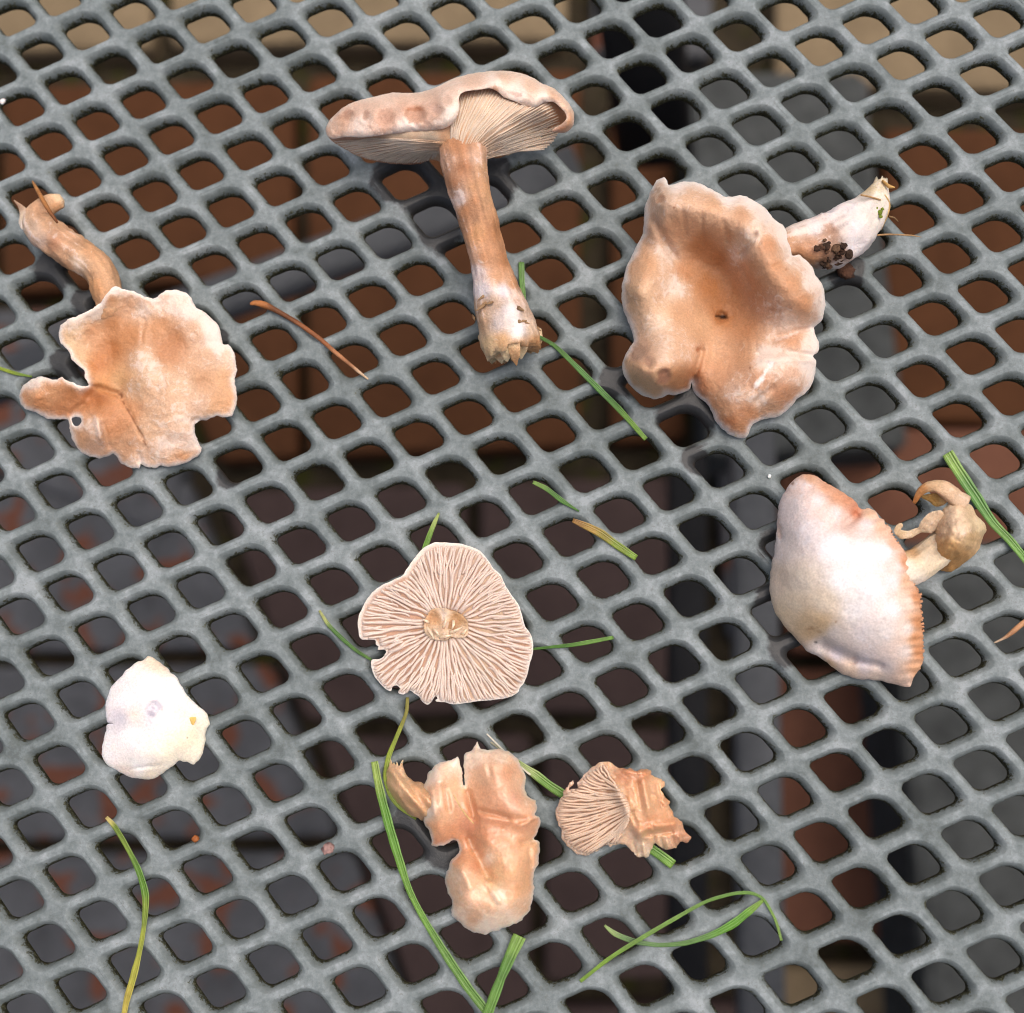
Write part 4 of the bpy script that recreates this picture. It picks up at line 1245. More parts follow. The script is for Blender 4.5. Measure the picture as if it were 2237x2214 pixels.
# ---- 4: detached cap, gills up
c4 = crop(680, 1120, 2.76)
m4 = thing('upturned_mushroom', 'detached round cap lying upside down, cream gills radiating from a torn centre', 'mushroom cap', at(970, 1360, 0))
out4 = [(760, 172), (870, 178), (940, 195), (1010, 225), (1060, 280), (1090, 330), (1140, 375), (1170, 440), (1205, 495), (1245, 550), (1265, 610), (1285, 680), (1320, 730), (1333, 790), (1330, 850), (1310, 920), (1300, 970), (1275, 1030), (1250, 1060),
        (1240, 1085), (1200, 1110), (1130, 1125), (1060, 1132), (980, 1140), (900, 1152), (850, 1155), (800, 1145), (745, 1140), (740, 1130), (755, 1122), (740, 1105), (715, 1140), (690, 1158), (660, 1140), (640, 1110), (600, 1080), (575, 1075), (545, 1098),
        (515, 1085), (525, 1060), (505, 1042), (480, 1050), (470, 1075), (440, 1065), (400, 1025), (365, 975), (350, 920), (355, 885), (400, 880), (425, 865), (440, 840), (430, 825), (390, 825), (395, 805), (378, 795), (375, 765), (290, 760), (275, 720), (268, 670),
        (275, 620), (300, 565), (330, 510), (375, 460), (430, 425), (500, 395), (545, 370), (575, 320), (620, 260), (670, 205), (720, 180)]
z4 = c4([(760, 172, 6.5), (940, 195, 6), (1090, 330, 5.4), (1205, 495, 5.2), (1285, 680, 4.8), (1333, 790, 4.4), (1300, 970, 4.4), (1200, 1110, 4.2), (980, 1140, 4), (850, 1155, 4), (690, 1155, 4), (515, 1085, 4.6), (365, 975, 5.4), (400, 850, 5), (290, 760, 6.4), (275, 620, 7),
         (375, 460, 7.2), (545, 370, 7.4), (620, 260, 7), (800, 670, 5.6), (700, 600, 5.2), (920, 700, 5.2), (800, 760, 5.2), (620, 520, 5.2), (1000, 500, 5.4), (1050, 800, 5.0), (800, 950, 4.8), (560, 800, 5.0), (450, 600, 5.4), (750, 380, 5.6), (600, 400, 6.0)])
col4 = c4([(800, 400, (212, 182, 160)), (500, 600, (196, 156, 132)), (1100, 600, (206, 178, 150)), (1000, 900, (206, 176, 150)), (600, 900, (188, 150, 126)), (1200, 900, (184, 144, 118)), (800, 670, (190, 144, 104))])
cap4, z4f = sheet('cap', c4(out4), z4, col4, M_GILL, m4, 3.2, 1.2, 9, 4.5, nz=(.12, 40), rough_edge=.5, margin=((240, 228, 216), 8.5, .95))
hub = np.array(c4([(800, 668)])[0])
ol4 = resample(c4(out4), 3.0)
NG = 168
for k in range(NG):
    th = 2 * math.pi * (k + .25 * math.sin(k * 2.7)) / NG
    d = np.array([math.cos(th), math.sin(th)])
    # farthest outline hit along the ray (first crossing)
    rel = ol4 - hub
    cr = rel[:, 0] * d[1] - rel[:, 1] * d[0]
    dt = rel @ d
    sg = np.where((cr * np.roll(cr, -1) <= 0) & (dt > 20))[0]
    R = min(dt[sg]) if len(sg) else 150.0
    wht = np.clip((-d[0] * .75 - d[1] * .66), 0, 1)           # broader white lip on the raised side
    rout = R - 2.2 - 10.0 * wht ** 1.4
    hubr = 1 / math.hypot(d[0] / (132 / 2.76), d[1] / (92 / 2.76))
    fr = [0, .52, .24, .62][k % 4]
    r0 = hubr * .98 + (rout - hubr) * (fr + (.08 * math.sin(k * 5.1) if fr else 0))
    bend = 5.5 * math.sin(th * 2 + .6) + 4.0 * math.sin(th * 5 + 1) + (3.0 * math.sin(k * 1.9) * .5)
    nrm = np.array([-d[1], d[0]])
    P0, P3 = hub + d * r0, hub + d * rout
    pm1 = hub + d * (r0 + (rout - r0) * .35) + nrm * bend * (1 - fr) * .8
    pm2 = hub + d * (r0 + (rout - r0) * .7) + nrm * bend * (1 - fr) * .7
    warm = .5 + .5 * math.sin(th * 1.0 + 2.6)
    ctop = tuple(np.array((230, 208, 192)) * (1 - .35 * warm) + np.array((222, 194, 178)) * .35 * warm)
    gill('gill', [tuple(P0), tuple(pm1), tuple(pm2), tuple(P3)], z4f, 0.8 if fr == 0 else .65, M_GILL, cap4, ctop, (206, 170, 152), t0=.58 if fr == 0 else .46, wave=1.6, seed=k * .53, base=-.5)
# torn stump in the middle
hubo = c4([(680, 640), (700, 600), (740, 575), (790, 572), (850, 590), (900, 610), (930, 650), (945, 700), (925, 745), (880, 755), (840, 750), (790, 770), (740, 765), (700, 745), (670, 700)])
sheet('stem_stump', hubo, c4([(680, 640, 6.6), (790, 572, 6.6), (930, 650, 6.4), (880, 755, 6.4), (740, 765, 6.4), (740, 640, 5.2), (860, 660, 5.0), (800, 640, 6.2), (800, 710, 5.8)]),
      c4([(740, 640, (204, 158, 116)), (860, 640, (196, 150, 104)), (800, 620, (230, 204, 176), .6), (740, 720, (226, 196, 166), .5), (880, 720, (222, 192, 160), .5)]), M_STEM, cap4, 1.5, .5, 8, 4.0, nz=(.5, 16), rough_edge=1.5)
for k, (a_, b_, c_, d_) in enumerate([(790, 690, 805, 620), (730, 700, 760, 740), (830, 720, 900, 690), (770, 750, 840, 735), (690, 690, 730, 760), (850, 650, 840, 700), (900, 730, 930, 700), (700, 660, 660, 640)]):
    p0, p1 = c4([(a_, b_, 6.3, 7), (c_, d_, 7.2, 3)])
    pm = ((p0[0] + p1[0]) / 2 + 2, (p0[1] + p1[1]) / 2, 7.2, 3.2)
    tube('torn_fibre', [(p0[0], p0[1], 6.2, 3.6), pm, (p1[0], p1[1], 6.9, 1.2)], [(p0[0], p0[1], (234, 208, 178), .3)], M_WET, cap4, nseg=8, step=3, wob=.2, seed=k)

# ---- 5: white bonnet cap with bulb
c5 = crop(1640, 960, 3.236)
m5 = thing('mushroom', 'white silky conical mushroom cap with pinkish frayed rim and swollen yellow-tan stem base', 'mushroom', at(1860, 1290, 0))
out5 = [(380, 245), (470, 260), (540, 310), (610, 350), (680, 390), (740, 440), (780, 490), (830, 485), (880, 505), (910, 555), (945, 565), (950, 600), (990, 620), (1000, 670), (1040, 730), (1090, 790), (1115, 860), (1130, 960), (1160, 1040), (1195, 1100),
        (1200, 1150), (1190, 1170), (1208, 1230), (1205, 1300), (1218, 1400), (1218, 1500), (1215, 1580), (1195, 1630), (1160, 1670), (1125, 1750), (1050, 1740), (950, 1715), (850, 1700), (760, 1695), (670, 1670), (590, 1620), (530, 1570), (470, 1530), (400, 1500), (365, 1460),
        (300, 1390), (230, 1310), (180, 1240), (150, 1160), (133, 1060), (135, 980), (150, 880), (170, 770), (180, 680), (188, 580), (195, 480), (215, 420), (260, 340), (310, 280)]
z5 = c5([(380, 245, 7), (540, 310, 9), (680, 390, 10), (780, 490, 10.5), (900, 540, 12.5), (1000, 660, 13.5), (1110, 850, 14), (1160, 1040, 13.5), (1205, 1230, 12), (1218, 1450, 9), (1190, 1640, 6), (1125, 1750, 3.5), (950, 1715, 2.2), (760, 1695, 2), (590, 1620, 2), (400, 1500, 2.5),
         (300, 1390, 3), (180, 1240, 3.2), (133, 1040, 4), (150, 880, 5), (180, 680, 6), (195, 480, 6), (260, 340, 6.5),
         (280, 1150, 10.5), (260, 900, 12), (300, 650, 13), (330, 450, 12), (450, 350, 11.5), (450, 550, 16), (600, 500, 14.5), (700, 560, 13.5), (450, 800, 18), (420, 1050, 16.5), (430, 1280, 12), (600, 700, 18.5), (650, 950, 20), (620, 1200, 17), (600, 1400, 11.5), (800, 750, 18), (900, 900, 19), (850, 1150, 18.5), (850, 1400, 13.5), (1000, 1000, 17.5), (1050, 1250, 15.5), (1060, 1450, 12), (1000, 1620, 7.2), (780, 1560, 7.5), (600, 1520, 6.4), (480, 1450, 6)])
WH5 = (226, 214, 212)
col5 = c5([(420, 265, (206, 158, 128), .2), (540, 340, (206, 152, 122)), (680, 430, (200, 140, 108)), (740, 510, (190, 122, 92)), (620, 400, (204, 148, 116)), (380, 330, (224, 202, 196), .6), (480, 420, (224, 206, 202), .5), (300, 480, (220, 206, 204), .4), (600, 520, (224, 206, 202), .5), (680, 560, (216, 186, 174), .3),
           (840, 520, (216, 176, 148)), (930, 610, (216, 176, 150)), (820, 600, (226, 210, 208), .4), (400, 650, (224, 212, 212), .5), (250, 750, (222, 208, 202), .4), (600, 750, (230, 224, 228), .6), (800, 800, (232, 226, 230), .7), (950, 800, (232, 224, 228), .7), (1020, 730, (212, 168, 142), .1), (1095, 870, (196, 138, 102)), (1040, 900, (226, 204, 198), .4), (1000, 1000, (228, 214, 214), .6),
           (1110, 1000, (214, 170, 140)), (1178, 1120, (196, 136, 96)), (1195, 1300, (192, 132, 90)), (1170, 1400, (196, 138, 96)), (1200, 1500, (192, 132, 90)), (1180, 1620, (206, 156, 120)), (1110, 1150, (222, 198, 184)), (1110, 1350, (226, 210, 202), .3), (1090, 1500, (222, 204, 196)), (200, 1000, (214, 194, 176), .1), (300, 1150, (220, 200, 176)), (250, 1250, (216, 192, 162)), (400, 1300, (208, 180, 146)),
           (350, 1000, (220, 204, 188), .2), (520, 1150, (218, 200, 180), .1), (500, 1300, (206, 176, 140)), (420, 1350, (200, 168, 132)), (650, 1000, (230, 224, 224), .4), (850, 1050, (232, 226, 228), .5), (750, 1200, (230, 222, 220), .4), (1000, 1200, (230, 222, 222), .4), (600, 1380, (214, 200, 192), .2), (800, 1350, (222, 210, 208), .4), (950, 1350, (224, 212, 208), .4), (480, 1470, (216, 202, 196)), (600, 1530, (204, 192, 196)), (800, 1580, (202, 190, 192)), (950, 1600, (208, 192, 188)), (700, 1640, (206, 180, 160)), (900, 1690, (210, 188, 172)), (1080, 1710, (208, 178, 160)), (560, 1590, (200, 168, 136))])


z5 = [(a_, b_, 2 + (z_ - 2) * .68) for a_, b_, z_ in z5]


def folds5(x, y):
    v = np.zeros(np.shape(x))
    for (ax_, ay_, bx, by, w_, d_) in [(640, 620, 770, 520, 30, 1.5), (560, 640, 640, 470, 30, .8), (470, 1440, 760, 1580, 42, 1.5), (700, 1560, 950, 1610, 26, 1.0), (200, 600, 215, 720, 16, .6), (380, 330, 620, 420, 24, .5)]:
        (x0_, y0_), (x1_, y1_) = c5([(ax_, ay_), (bx, by)])
        ux, uy = x1_ - x0_, y1_ - y0_
        t = np.clip(((x - x0_) * ux + (y - y0_) * uy) / (ux * ux + uy * uy), 0, 1)
        dd = np.hypot(x - x0_ - t * ux, y - y0_ - t * uy)
        v = v - d_ * np.exp(-(dd / (w_ / 3.236)) ** 2) * np.clip(np.minimum(t, 1 - t) * 6 + .2, 0, 1)
    # pleats along the right rim
    X = (x - 1640) * 3.236
    Y = (y - 960) * 3.236
    xr = np.interp(Y, [450, 560, 800, 1050, 1300, 1600, 1750], [760, 900, 1090, 1160, 1205, 1205, 1130])
    q = np.clip(1 - (xr - X) / 130, 0, 1)
    v = v + .30 * q * np.sin(Y / 9.5 + .9 * np.sin(Y / 60) + X / 60)
    return v


cap5, z5f = sheet('cap', c5(out5), z5, col5, M_PALE, m5, 2.2, .7, 14, 4.2, nz=(.18, 60), rough_edge=.9, roll=(.5, 5), extra=folds5,
                  spots=crops(1640, 960, 3.236)([(460, 1437, 7, 7, 0, (60, 50, 44), .9), (600, 1285, 14, 9, -60, (140, 104, 70), .7), (420, 1340, 24, 9, -15, (150, 116, 80), .6), (490, 1365, 26, 7, 20, (160, 126, 88), .6), (470, 1330, 30, 4, -30, (170, 136, 98), .6), (945, 1268, 12, 9, 0, (190, 176, 172), .7), (300, 312, 9, 8, 0, (110, 86, 66), .8), (200, 640, 18, 70, -5, (196, 158, 134), .5), (315, 490, 16, 40, 10, (206, 194, 196), .5)]))
# gill edges peeping out along the frayed rim
for k in range(64):
    Y = 505 + k * 17.8 + random.uniform(-9, 9)
    X = float(np.interp(Y, [490, 560, 620, 700, 800, 960, 1100, 1300, 1500, 1640], [830, 905, 970, 1015, 1085, 1125, 1190, 1206, 1214, 1188]))
    L_ = 3 + 20 * random.random() ** 1.5
    p = [q[:2] for q in c5([(X - 26, Y + 3), (X + 2, Y), (X + L_ * (1.0 if Y > 1050 else .6), Y - 7)])]
    gill('gill', p, lambda xx, yy: z5f(xx, yy) * 0 + float(z5f(np.array([p[1][0] - 4]), np.array([p[1][1]]))[0]) - 1.5, .55, M_GILL, cap5, (206, 150, 114), (186, 126, 90), t0=.40, wave=.3, seed=k * .77, base=-1.6)
sc5 = c5([(1100, 900, (236, 220, 200), .4), (1200, 760, (232, 208, 176), .3), (1180, 1000, (238, 224, 204), .5), (1260, 850, (234, 212, 182), .3), (1300, 920, (236, 216, 184), .3), (1150, 780, (204, 160, 112))])
st5 = tube('stem', cropt(1640, 960, 3.236)([(1030, 960, 8, 110), (1110, 930, 7.2, 128), (1200, 870, 6.2, 122), (1290, 810, 5.6, 116), (1380, 750, 5.4, 110)]), sc5, M_STEM, m5, nseg=32, step=5, wob=.14, zmin=0, seed=3.3, ridges=.05, nridge=11)
BU = (212, 176, 132)
sb5 = c5([(1450, 560, (226, 196, 164), .3), (1500, 640, (230, 200, 168), .4), (1400, 780, (206, 160, 104)), (1380, 860, (196, 142, 82)), (1480, 840, (202, 152, 94)), (1560, 700, (216, 178, 130), .2), (1620, 600, (228, 202, 160), .3), (1580, 500, (222, 190, 150), .2), (1340, 620, (218, 184, 148), .2)])
zb5 = c5([(1290, 640, 7), (1280, 780, 5.5), (1310, 880, 4), (1380, 940, 2.5), (1500, 880, 2), (1620, 740, 3), (1668, 620, 3.5), (1600, 500, 6), (1500, 430, 8), (1420, 440, 9), (1340, 530, 8.5), (1450, 650, 13.5), (1400, 760, 12), (1520, 740, 11), (1550, 600, 11.5), (1440, 560, 12.5)])
sheet('bulb', c5([(1290, 600), (1340, 520), (1410, 445), (1490, 430), (1570, 475), (1600, 540), (1650, 580), (1668, 640), (1640, 700), (1620, 770), (1570, 830), (1500, 880), (1440, 925), (1380, 938), (1330, 920), (1285, 830), (1275, 740), (1295, 680)]), zb5, sb5, M_STEM, m5, 3.0, .8, 9, 4.0, nz=(.75, 16), rough_edge=1.0, roll=(1.0, 6), solid_to=0.0)
tube('curled_lip', cropt(1640, 960, 3.236)([(1520, 455, 8.5, 58), (1440, 400, 9, 64), (1370, 350, 9, 60), (1290, 325, 8.6, 42), (1220, 345, 8, 32), (1180, 395, 7, 24), (1158, 450, 6, 13)]),
     c5([(1500, 440, (224, 192, 160), .3), (1400, 340, (222, 186, 150), .3), (1300, 310, (220, 182, 140)), (1190, 360, (206, 146, 90)), (1160, 450, (196, 128, 70))]), M_STEM, m5, flat=.75, nseg=20, step=4, wob=.22, seed=6.1)
sheet('curled_skin', c5([(1200, 400), (1260, 385), (1330, 380), (1400, 420), (1370, 460), (1310, 475), (1260, 440)]), c5([(1200, 400, 6), (1330, 380, 7.5), (1400, 420, 8), (1310, 475, 6)]), c5([(1300, 420, (196, 152, 84)), (1370, 440, (214, 176, 120))]), M_STEM, m5, .8, .3, 6, 4, nz=(.15, 20))
sheet('torn_skin', c5([(1220, 560), (1270, 520), (1340, 500), (1370, 540), (1330, 610), (1280, 660), (1200, 660), (1120, 700), (1050, 700), (1015, 650), (1030, 610), (1070, 590), (1075, 615), (1060, 640), (1110, 645), (1180, 620)]), c5([(1020, 640, 9), (1110, 670, 8), (1220, 610, 8.4), (1340, 520, 9.4), (1330, 620, 8)]),
      c5([(1040, 640, (216, 186, 148)), (1150, 660, (224, 196, 162), .3), (1280, 580, (222, 192, 160), .3)]), M_STEM, m5, .9, .4, 6, 4, nz=(.3, 18), rough_edge=1)

# ---- 6: small white fragment
c6 = crop(120, 1380, 4.391)
m6 = thing('mushroom_fragment', 'small pure white cap fragment with a grey dimple and tiny yellow fleck', 'mushroom cap', at(335, 1570, 0))
out6 = [(890, 238), (940, 255), (1000, 300), (1060, 345), (1110, 400), (1160, 440), (1190, 500), (1230, 570), (1280, 630), (1340, 690), (1400, 740), (1445, 790), (1470, 850), (1482, 890), (1445, 935), (1430, 990), (1438, 1040), (1415, 1110), (1400, 1180), (1360, 1240), (1330, 1278), (1290, 1270), (1250, 1250),
        (1220, 1255), (1180, 1240), (1130, 1280), (1080, 1320), (1010, 1370), (950, 1410), (880, 1425), (800, 1412), (730, 1410), (670, 1380), (610, 1350), (560, 1320), (500, 1290), (460, 1240), (440, 1190), (440, 1120), (450, 1050), (475, 950), (482, 892), (548, 880), (486, 868), (475, 800), (470, 720), (490, 640), (510, 560), (545, 500), (600, 450), (680, 370), (760, 300), (830, 275)]
z6 = c6([(890, 238, 1.5), (1060, 345, 1.8), (1190, 500, 2), (1340, 690, 2.2), (1470, 850, 1.6), (1430, 990, 1.4), (1330, 1278, 1), (1180, 1240, 2), (1010, 1370, 1.4), (880, 1425, .8), (670, 1380, 1.0), (440, 1190, 1.2), (475, 950, 2), (470, 720, 2.4), (545, 500, 2.2), (760, 300, 1.8), (900, 500, 5.2), (700, 650, 5.2), (930, 740, 5.6), (1150, 800, 5.2), (700, 900, 4.6), (1000, 1000, 5.4), (750, 1150, 4.4), (1250, 1050, 4.2), (1000, 1200, 4.4), (800, 1320, 2.6), (1300, 850, 4)])
col6 = c6([(900, 500, (248, 243, 242)), (650, 650, (246, 240, 242)), (950, 700, (226, 220, 228)), (920, 780, (196, 190, 200)), (900, 640, (240, 236, 238)), (1000, 800, (244, 240, 236)), (1200, 800, (246, 236, 214)), (1250, 1000, (246, 232, 206)), (1100, 1100, (244, 232, 212)), (1400, 900, (240, 230, 212)), (700, 1000, (246, 240, 240)), (600, 1150, (240, 232, 232)), (800, 1300, (240, 234, 232)), (700, 1380, (222, 206, 196)), (900, 1400, (228, 214, 196)), (560, 560, (236, 228, 228)), (980, 290, (226, 206, 184)), (1300, 700, (246, 240, 232)), (620, 840, (216, 208, 216)), (755, 795, (238, 222, 214)), (1180, 560, (248, 242, 238))])


def dim6(x, y):
    X = (x - 120) * 4.391
    Y = (y - 1380) * 4.391
    v = -1.1 * np.exp(-(np.hypot(X - 940, Y - 745) / 75) ** 4)
    t = np.clip((X - 700) / 300, 0, 1)
    v -= .35 * np.exp(-(np.abs(Y - (1330 - 45 * t ** .6)) / 16) ** 2) * np.clip((X - 640) / 150, 0, 1) * np.clip((1100 - X) / 200, 0, 1)
    q = np.clip(1 - (X - np.interp(Y, [280, 500, 700, 900, 1200], [820, 545, 470, 480, 440])) / 130, 0, 1)
    return v + .16 * q * np.sin((Y + X * .5) / 5.5)


M_WHITE = fungus('white_cap_skin', .6, .22, .35, (246, 240, 240), var=.03, speck=False)
cap6, z6f = sheet('cap', c6(out6), z6, col6, M_WHITE, m6, 1.5, .5, 14, 3.5, nz=(.12, 40), rough_edge=.9, roll=(.25, 4), extra=dim6, spots=crops(120, 1380, 4.391)([(955, 715, 62, 58, 0, (214, 208, 218), .7), (915, 785, 40, 24, 20, (170, 164, 176), .8), (930, 735, 16, 14, 0, (176, 170, 184), .8), (620, 838, 14, 26, 10, (206, 200, 210), .7), (752, 795, 22, 22, 0, (238, 220, 208), .7), (1255, 1020, 7, 7, 0, (130, 100, 70), .8), (610, 1300, 60, 14, 30, (216, 200, 190), .5), (860, 1288, 140, 7, -8, (214, 206, 206), .5)]))
xf, yf = c6([(1315, 855)])[0]
sheet('yellow_fleck', c6([(1283, 825), (1340, 822), (1342, 850), (1320, 895), (1300, 890), (1288, 855)]), [(xf, yf - 5, 4.3), (xf + 6, yf, 4.2), (xf - 4, yf + 7, 4.1), (xf + 3, yf + 9, 4.0)], [(xf, yf, (240, 186, 66))], M_WET, cap6, .45, .2, 4, 2.5, nz=(.05, 10), rough_edge=.3)

# ---- 7: collapsed wet orange mushroom with torn stem
c7 = crop(780, 1600, 2.477)
m7 = thing('mushroom', 'crumpled wet orange mushroom split into two lobes with a frayed stem stub', 'mushroom', at(1060, 1830, 0))
out7 = [(582, 290), (576, 190), (585, 120), (620, 95), (632, 75), (652, 55), (668, 92), (720, 95), (770, 90), (820, 110), (870, 150), (890, 200), (910, 250), (905, 310), (920, 350), (965, 365), (975, 410), (965, 450), (990, 465), (990, 500), (970, 550), (958, 580), (982, 592), (985, 650), (975, 720), (955, 770), (955, 850), (945, 920),
        (920, 980), (870, 1030), (800, 1060), (740, 1080), (690, 1092), (620, 1080), (560, 1040), (515, 1000), (505, 950), (515, 910), (495, 870), (475, 800), (490, 740), (510, 690), (545, 655), (552, 620), (530, 585), (470, 610), (430, 620), (400, 612), (404, 580), (380, 520), (360, 480), (365, 420), (375, 350), (360, 290), (390, 220), (440, 170), (500, 155), (540, 135), (558, 175), (572, 285)]
z7 = c7([(576, 250, 4), (620, 95, 4.5), (770, 90, 4), (890, 200, 3.5), (910, 310, 4.2), (975, 410, 4.5), (985, 500, 4), (960, 580, 3.5), (985, 650, 2.8), (955, 800, 2.8), (920, 980, 2), (690, 1092, 1.2), (515, 1000, 1.6), (475, 800, 2), (545, 640, 3.2), (430, 620, 3.5), (360, 480, 4), (370, 350, 5), (390, 220, 5.5), (540, 135, 5),
         (680, 180, 7.5), (800, 180, 7), (700, 320, 7.8), (850, 330, 7.6), (820, 420, 8.8), (650, 400, 6.6), (700, 460, 7.4), (930, 420, 7), (920, 500, 7), (800, 520, 6.4), (620, 480, 5.6), (440, 260, 8.4), (420, 400, 7.6), (500, 300, 6.6), (540, 420, 6.2), (450, 520, 6.4), (580, 540, 4.2), (580, 600, 3.4), (700, 600, 7.2), (850, 620, 7), (930, 660, 5.5), (640, 660, 4.6), (560, 720, 6.6), (600, 800, 7.2), (680, 740, 5.2), (760, 720, 7.6), (850, 780, 7.6), (720, 850, 6.2), (600, 920, 7.2), (750, 960, 6.8), (860, 920, 6.2), (680, 1040, 3.6)])
OR = (214, 150, 102)
col7 = c7([(650, 120, (230, 200, 174), .7), (780, 130, (228, 190, 158), .6), (700, 220, (220, 168, 128), .2), (800, 230, (206, 142, 98)), (870, 260, (222, 172, 134), .3), (680, 350, (214, 150, 104)), (850, 370, (218, 158, 122)), (930, 390, (224, 176, 140), .4), (650, 430, (206, 132, 80)), (780, 470, (204, 128, 74)), (920, 500, (214, 150, 104)), (600, 520, (196, 114, 62)),
           (700, 560, (206, 130, 76)), (850, 580, (216, 150, 100)), (950, 620, (222, 170, 122), .2), (940, 720, (216, 158, 108)), (400, 230, (238, 214, 194), .9), (480, 200, (230, 190, 156), .5), (530, 160, (240, 222, 206), .9), (440, 330, (226, 176, 136), .3), (375, 420, (240, 220, 204), .8), (500, 300, (226, 178, 134), .2), (480, 440, (218, 160, 112), .2), (430, 540, (208, 140, 88)), (420, 600, (190, 110, 60)), (520, 560, (206, 130, 76)), (560, 680, (208, 140, 90)), (660, 660, (216, 150, 100), .2), (700, 690, (236, 200, 164), .7), (520, 780, (228, 186, 150), .6), (590, 780, (226, 180, 142), .5), (640, 720, (196, 124, 74)), (720, 800, (226, 172, 118), .4), (820, 720, (220, 160, 106), .1), (760, 760, (226, 170, 112)),
           (850, 850, (218, 156, 104)), (600, 900, (226, 178, 140), .5), (700, 900, (222, 168, 124), .3), (760, 880, (240, 214, 180), .8), (900, 930, (224, 176, 136), .4), (620, 1000, (218, 168, 130), .3), (700, 1060, (238, 214, 194), .9), (820, 1020, (232, 200, 174), .7), (560, 1010, (232, 202, 178), .7)])


def folds7(x, y):
    v = np.zeros(np.shape(x))
    for (ax_, ay_, bx, by, w_, d_) in [(590, 300, 640, 480, 18, 1.8), (640, 420, 840, 470, 14, 1.0), (600, 560, 640, 650, 22, 1.5), (640, 640, 720, 820, 24, 1.4), (860, 520, 980, 450, 12, -.8), (880, 600, 960, 590, 14, 1.0), (690, 800, 780, 930, 18, -.8), (470, 280, 500, 440, 16, .8), (400, 300, 420, 460, 14, -.7), (700, 120, 720, 250, 14, .5), (850, 470, 930, 480, 14, .8), (560, 740, 620, 860, 20, -.6), (930, 620, 940, 740, 12, .8)]:
        (x0_, y0_), (x1_, y1_) = c7([(ax_, ay_), (bx, by)])
        ux, uy = x1_ - x0_, y1_ - y0_
        t = np.clip(((x - x0_) * ux + (y - y0_) * uy) / (ux * ux + uy * uy), 0, 1)
        dd = np.hypot(x - x0_ - t * ux, y - y0_ - t * uy)
        v = v - d_ * np.exp(-(dd / (w_ / 2.477)) ** 2) * np.clip(np.minimum(t, 1 - t) * 6 + .25, 0, 1)
    return v


cap7, z7f = sheet('cap', c7(out7), z7, col7, M_WET, m7, 2.0, .6, 12, 4.0, nz=(.28, 38), rough_edge=1.6, margin=((246, 230, 214), 4.5, .8), roll=(.5, 5), extra=folds7)
colS7 = c7([(180, 180, (206, 160, 116)), (240, 190, (214, 172, 130), .2), (170, 260, (212, 164, 114)), (250, 300, (222, 176, 126), .2), (320, 300, (212, 158, 106)), (220, 370, (204, 146, 94)), (330, 400, (216, 160, 108)), (300, 450, (206, 150, 100))])
stem7 = c7([(150, 218), (163, 196), (172, 168), (182, 143), (190, 170), (197, 158), (206, 176), (215, 158), (224, 186), (233, 168), (246, 150), (249, 185), (258, 222), (300, 262), (370, 285), (430, 380), (410, 470), (360, 482), (320, 462), (280, 452), (238, 410), (200, 372), (170, 330), (155, 290), (158, 250)])


def ridge7(x, y):
    X, Y = (x - 780) * 2.477, (y - 1600) * 2.477
    u = np.where(Y < 250, X + .15 * Y, .62 * X - .79 * Y + .15 * X)          # across the fibres
    return .35 * np.sin(X / 11.0 - Y / 14.0) + .25 * np.sin(X / 23.0 - Y / 31.0 + 1)


st7, _ = sheet('stem', stem7, c7([(182, 143, 1.6), (246, 150, 2), (150, 218, 1.4), (258, 222, 3), (158, 300, 1.4), (200, 372, 1.4), (280, 452, 1.6), (360, 482, 2.2), (370, 285, 4.5), (300, 262, 3.4), (205, 220, 4), (220, 300, 5.8), (290, 350, 6.6), (370, 390, 7)]),
               colS7, M_WET, m7, 2.2, .5, 9, 3.4, nz=(.35, 16), rough_edge=1.2, roll=(.8, 6), extra=ridge7)
# straw thread stuck on it
strand('straw_thread', cropt(780, 1600, 2.477)([(520, 340, 9.0, 3), (560, 410, 8.6, 4), (600, 465, 8.0, 4), (630, 495, 7.6, 3)]), M_DRY, cap7, (232, 196, 130))

# ---- 8: torn piece with gills
m8 = thing('mushroom_piece', 'small torn mushroom piece showing pinkish gills and raw orange flesh, lying on a grass blade', 'mushroom piece', at(1370, 1770, 0))
out8 = [(1196, 272), (1240, 220), (1270, 190), (1330, 160), (1370, 165), (1420, 190), (1500, 205), (1575, 200), (1600, 240), (1655, 265), (1660, 300), (1640, 320), (1680, 370), (1700, 420), (1720, 460), (1755, 490), (1780, 540), (1810, 575), (1790, 600), (1752, 600), (1722, 628), (1690, 640), (1660, 640), (1620, 610), (1590, 630),
        (1580, 670), (1530, 678), (1490, 650), (1450, 610), (1400, 610), (1370, 625), (1350, 610), (1300, 640), (1245, 672), (1190, 660), (1140, 620), (1110, 580), (1105, 530), (1080, 490), (1072, 440), (1085, 390), (1110, 340), (1135, 295), (1160, 258), (1166, 270), (1150, 312), (1190, 305)]
z8 = c7([(1240, 220, 4.2), (1370, 165, 4.5), (1575, 200, 5), (1660, 300, 4.5), (1700, 420, 4), (1810, 575, 1.6), (1690, 640, 1.8), (1580, 670, 1.8), (1450, 610, 3.2), (1350, 610, 3), (1245, 672, 2), (1140, 620, 2.4), (1080, 490, 3.6), (1110, 340, 4.4), (1160, 258, 5), (1250, 400, 4.4), (1350, 300, 5), (1300, 520, 4.2), (1430, 430, 5.2), (1500, 350, 7.5), (1560, 420, 8), (1500, 480, 6.8), (1620, 380, 6.5), (1600, 500, 6.5), (1700, 520, 4.5), (1450, 540, 4.6), (1560, 600, 4), (1420, 230, 6), (1520, 250, 7), (1720, 590, 3)])
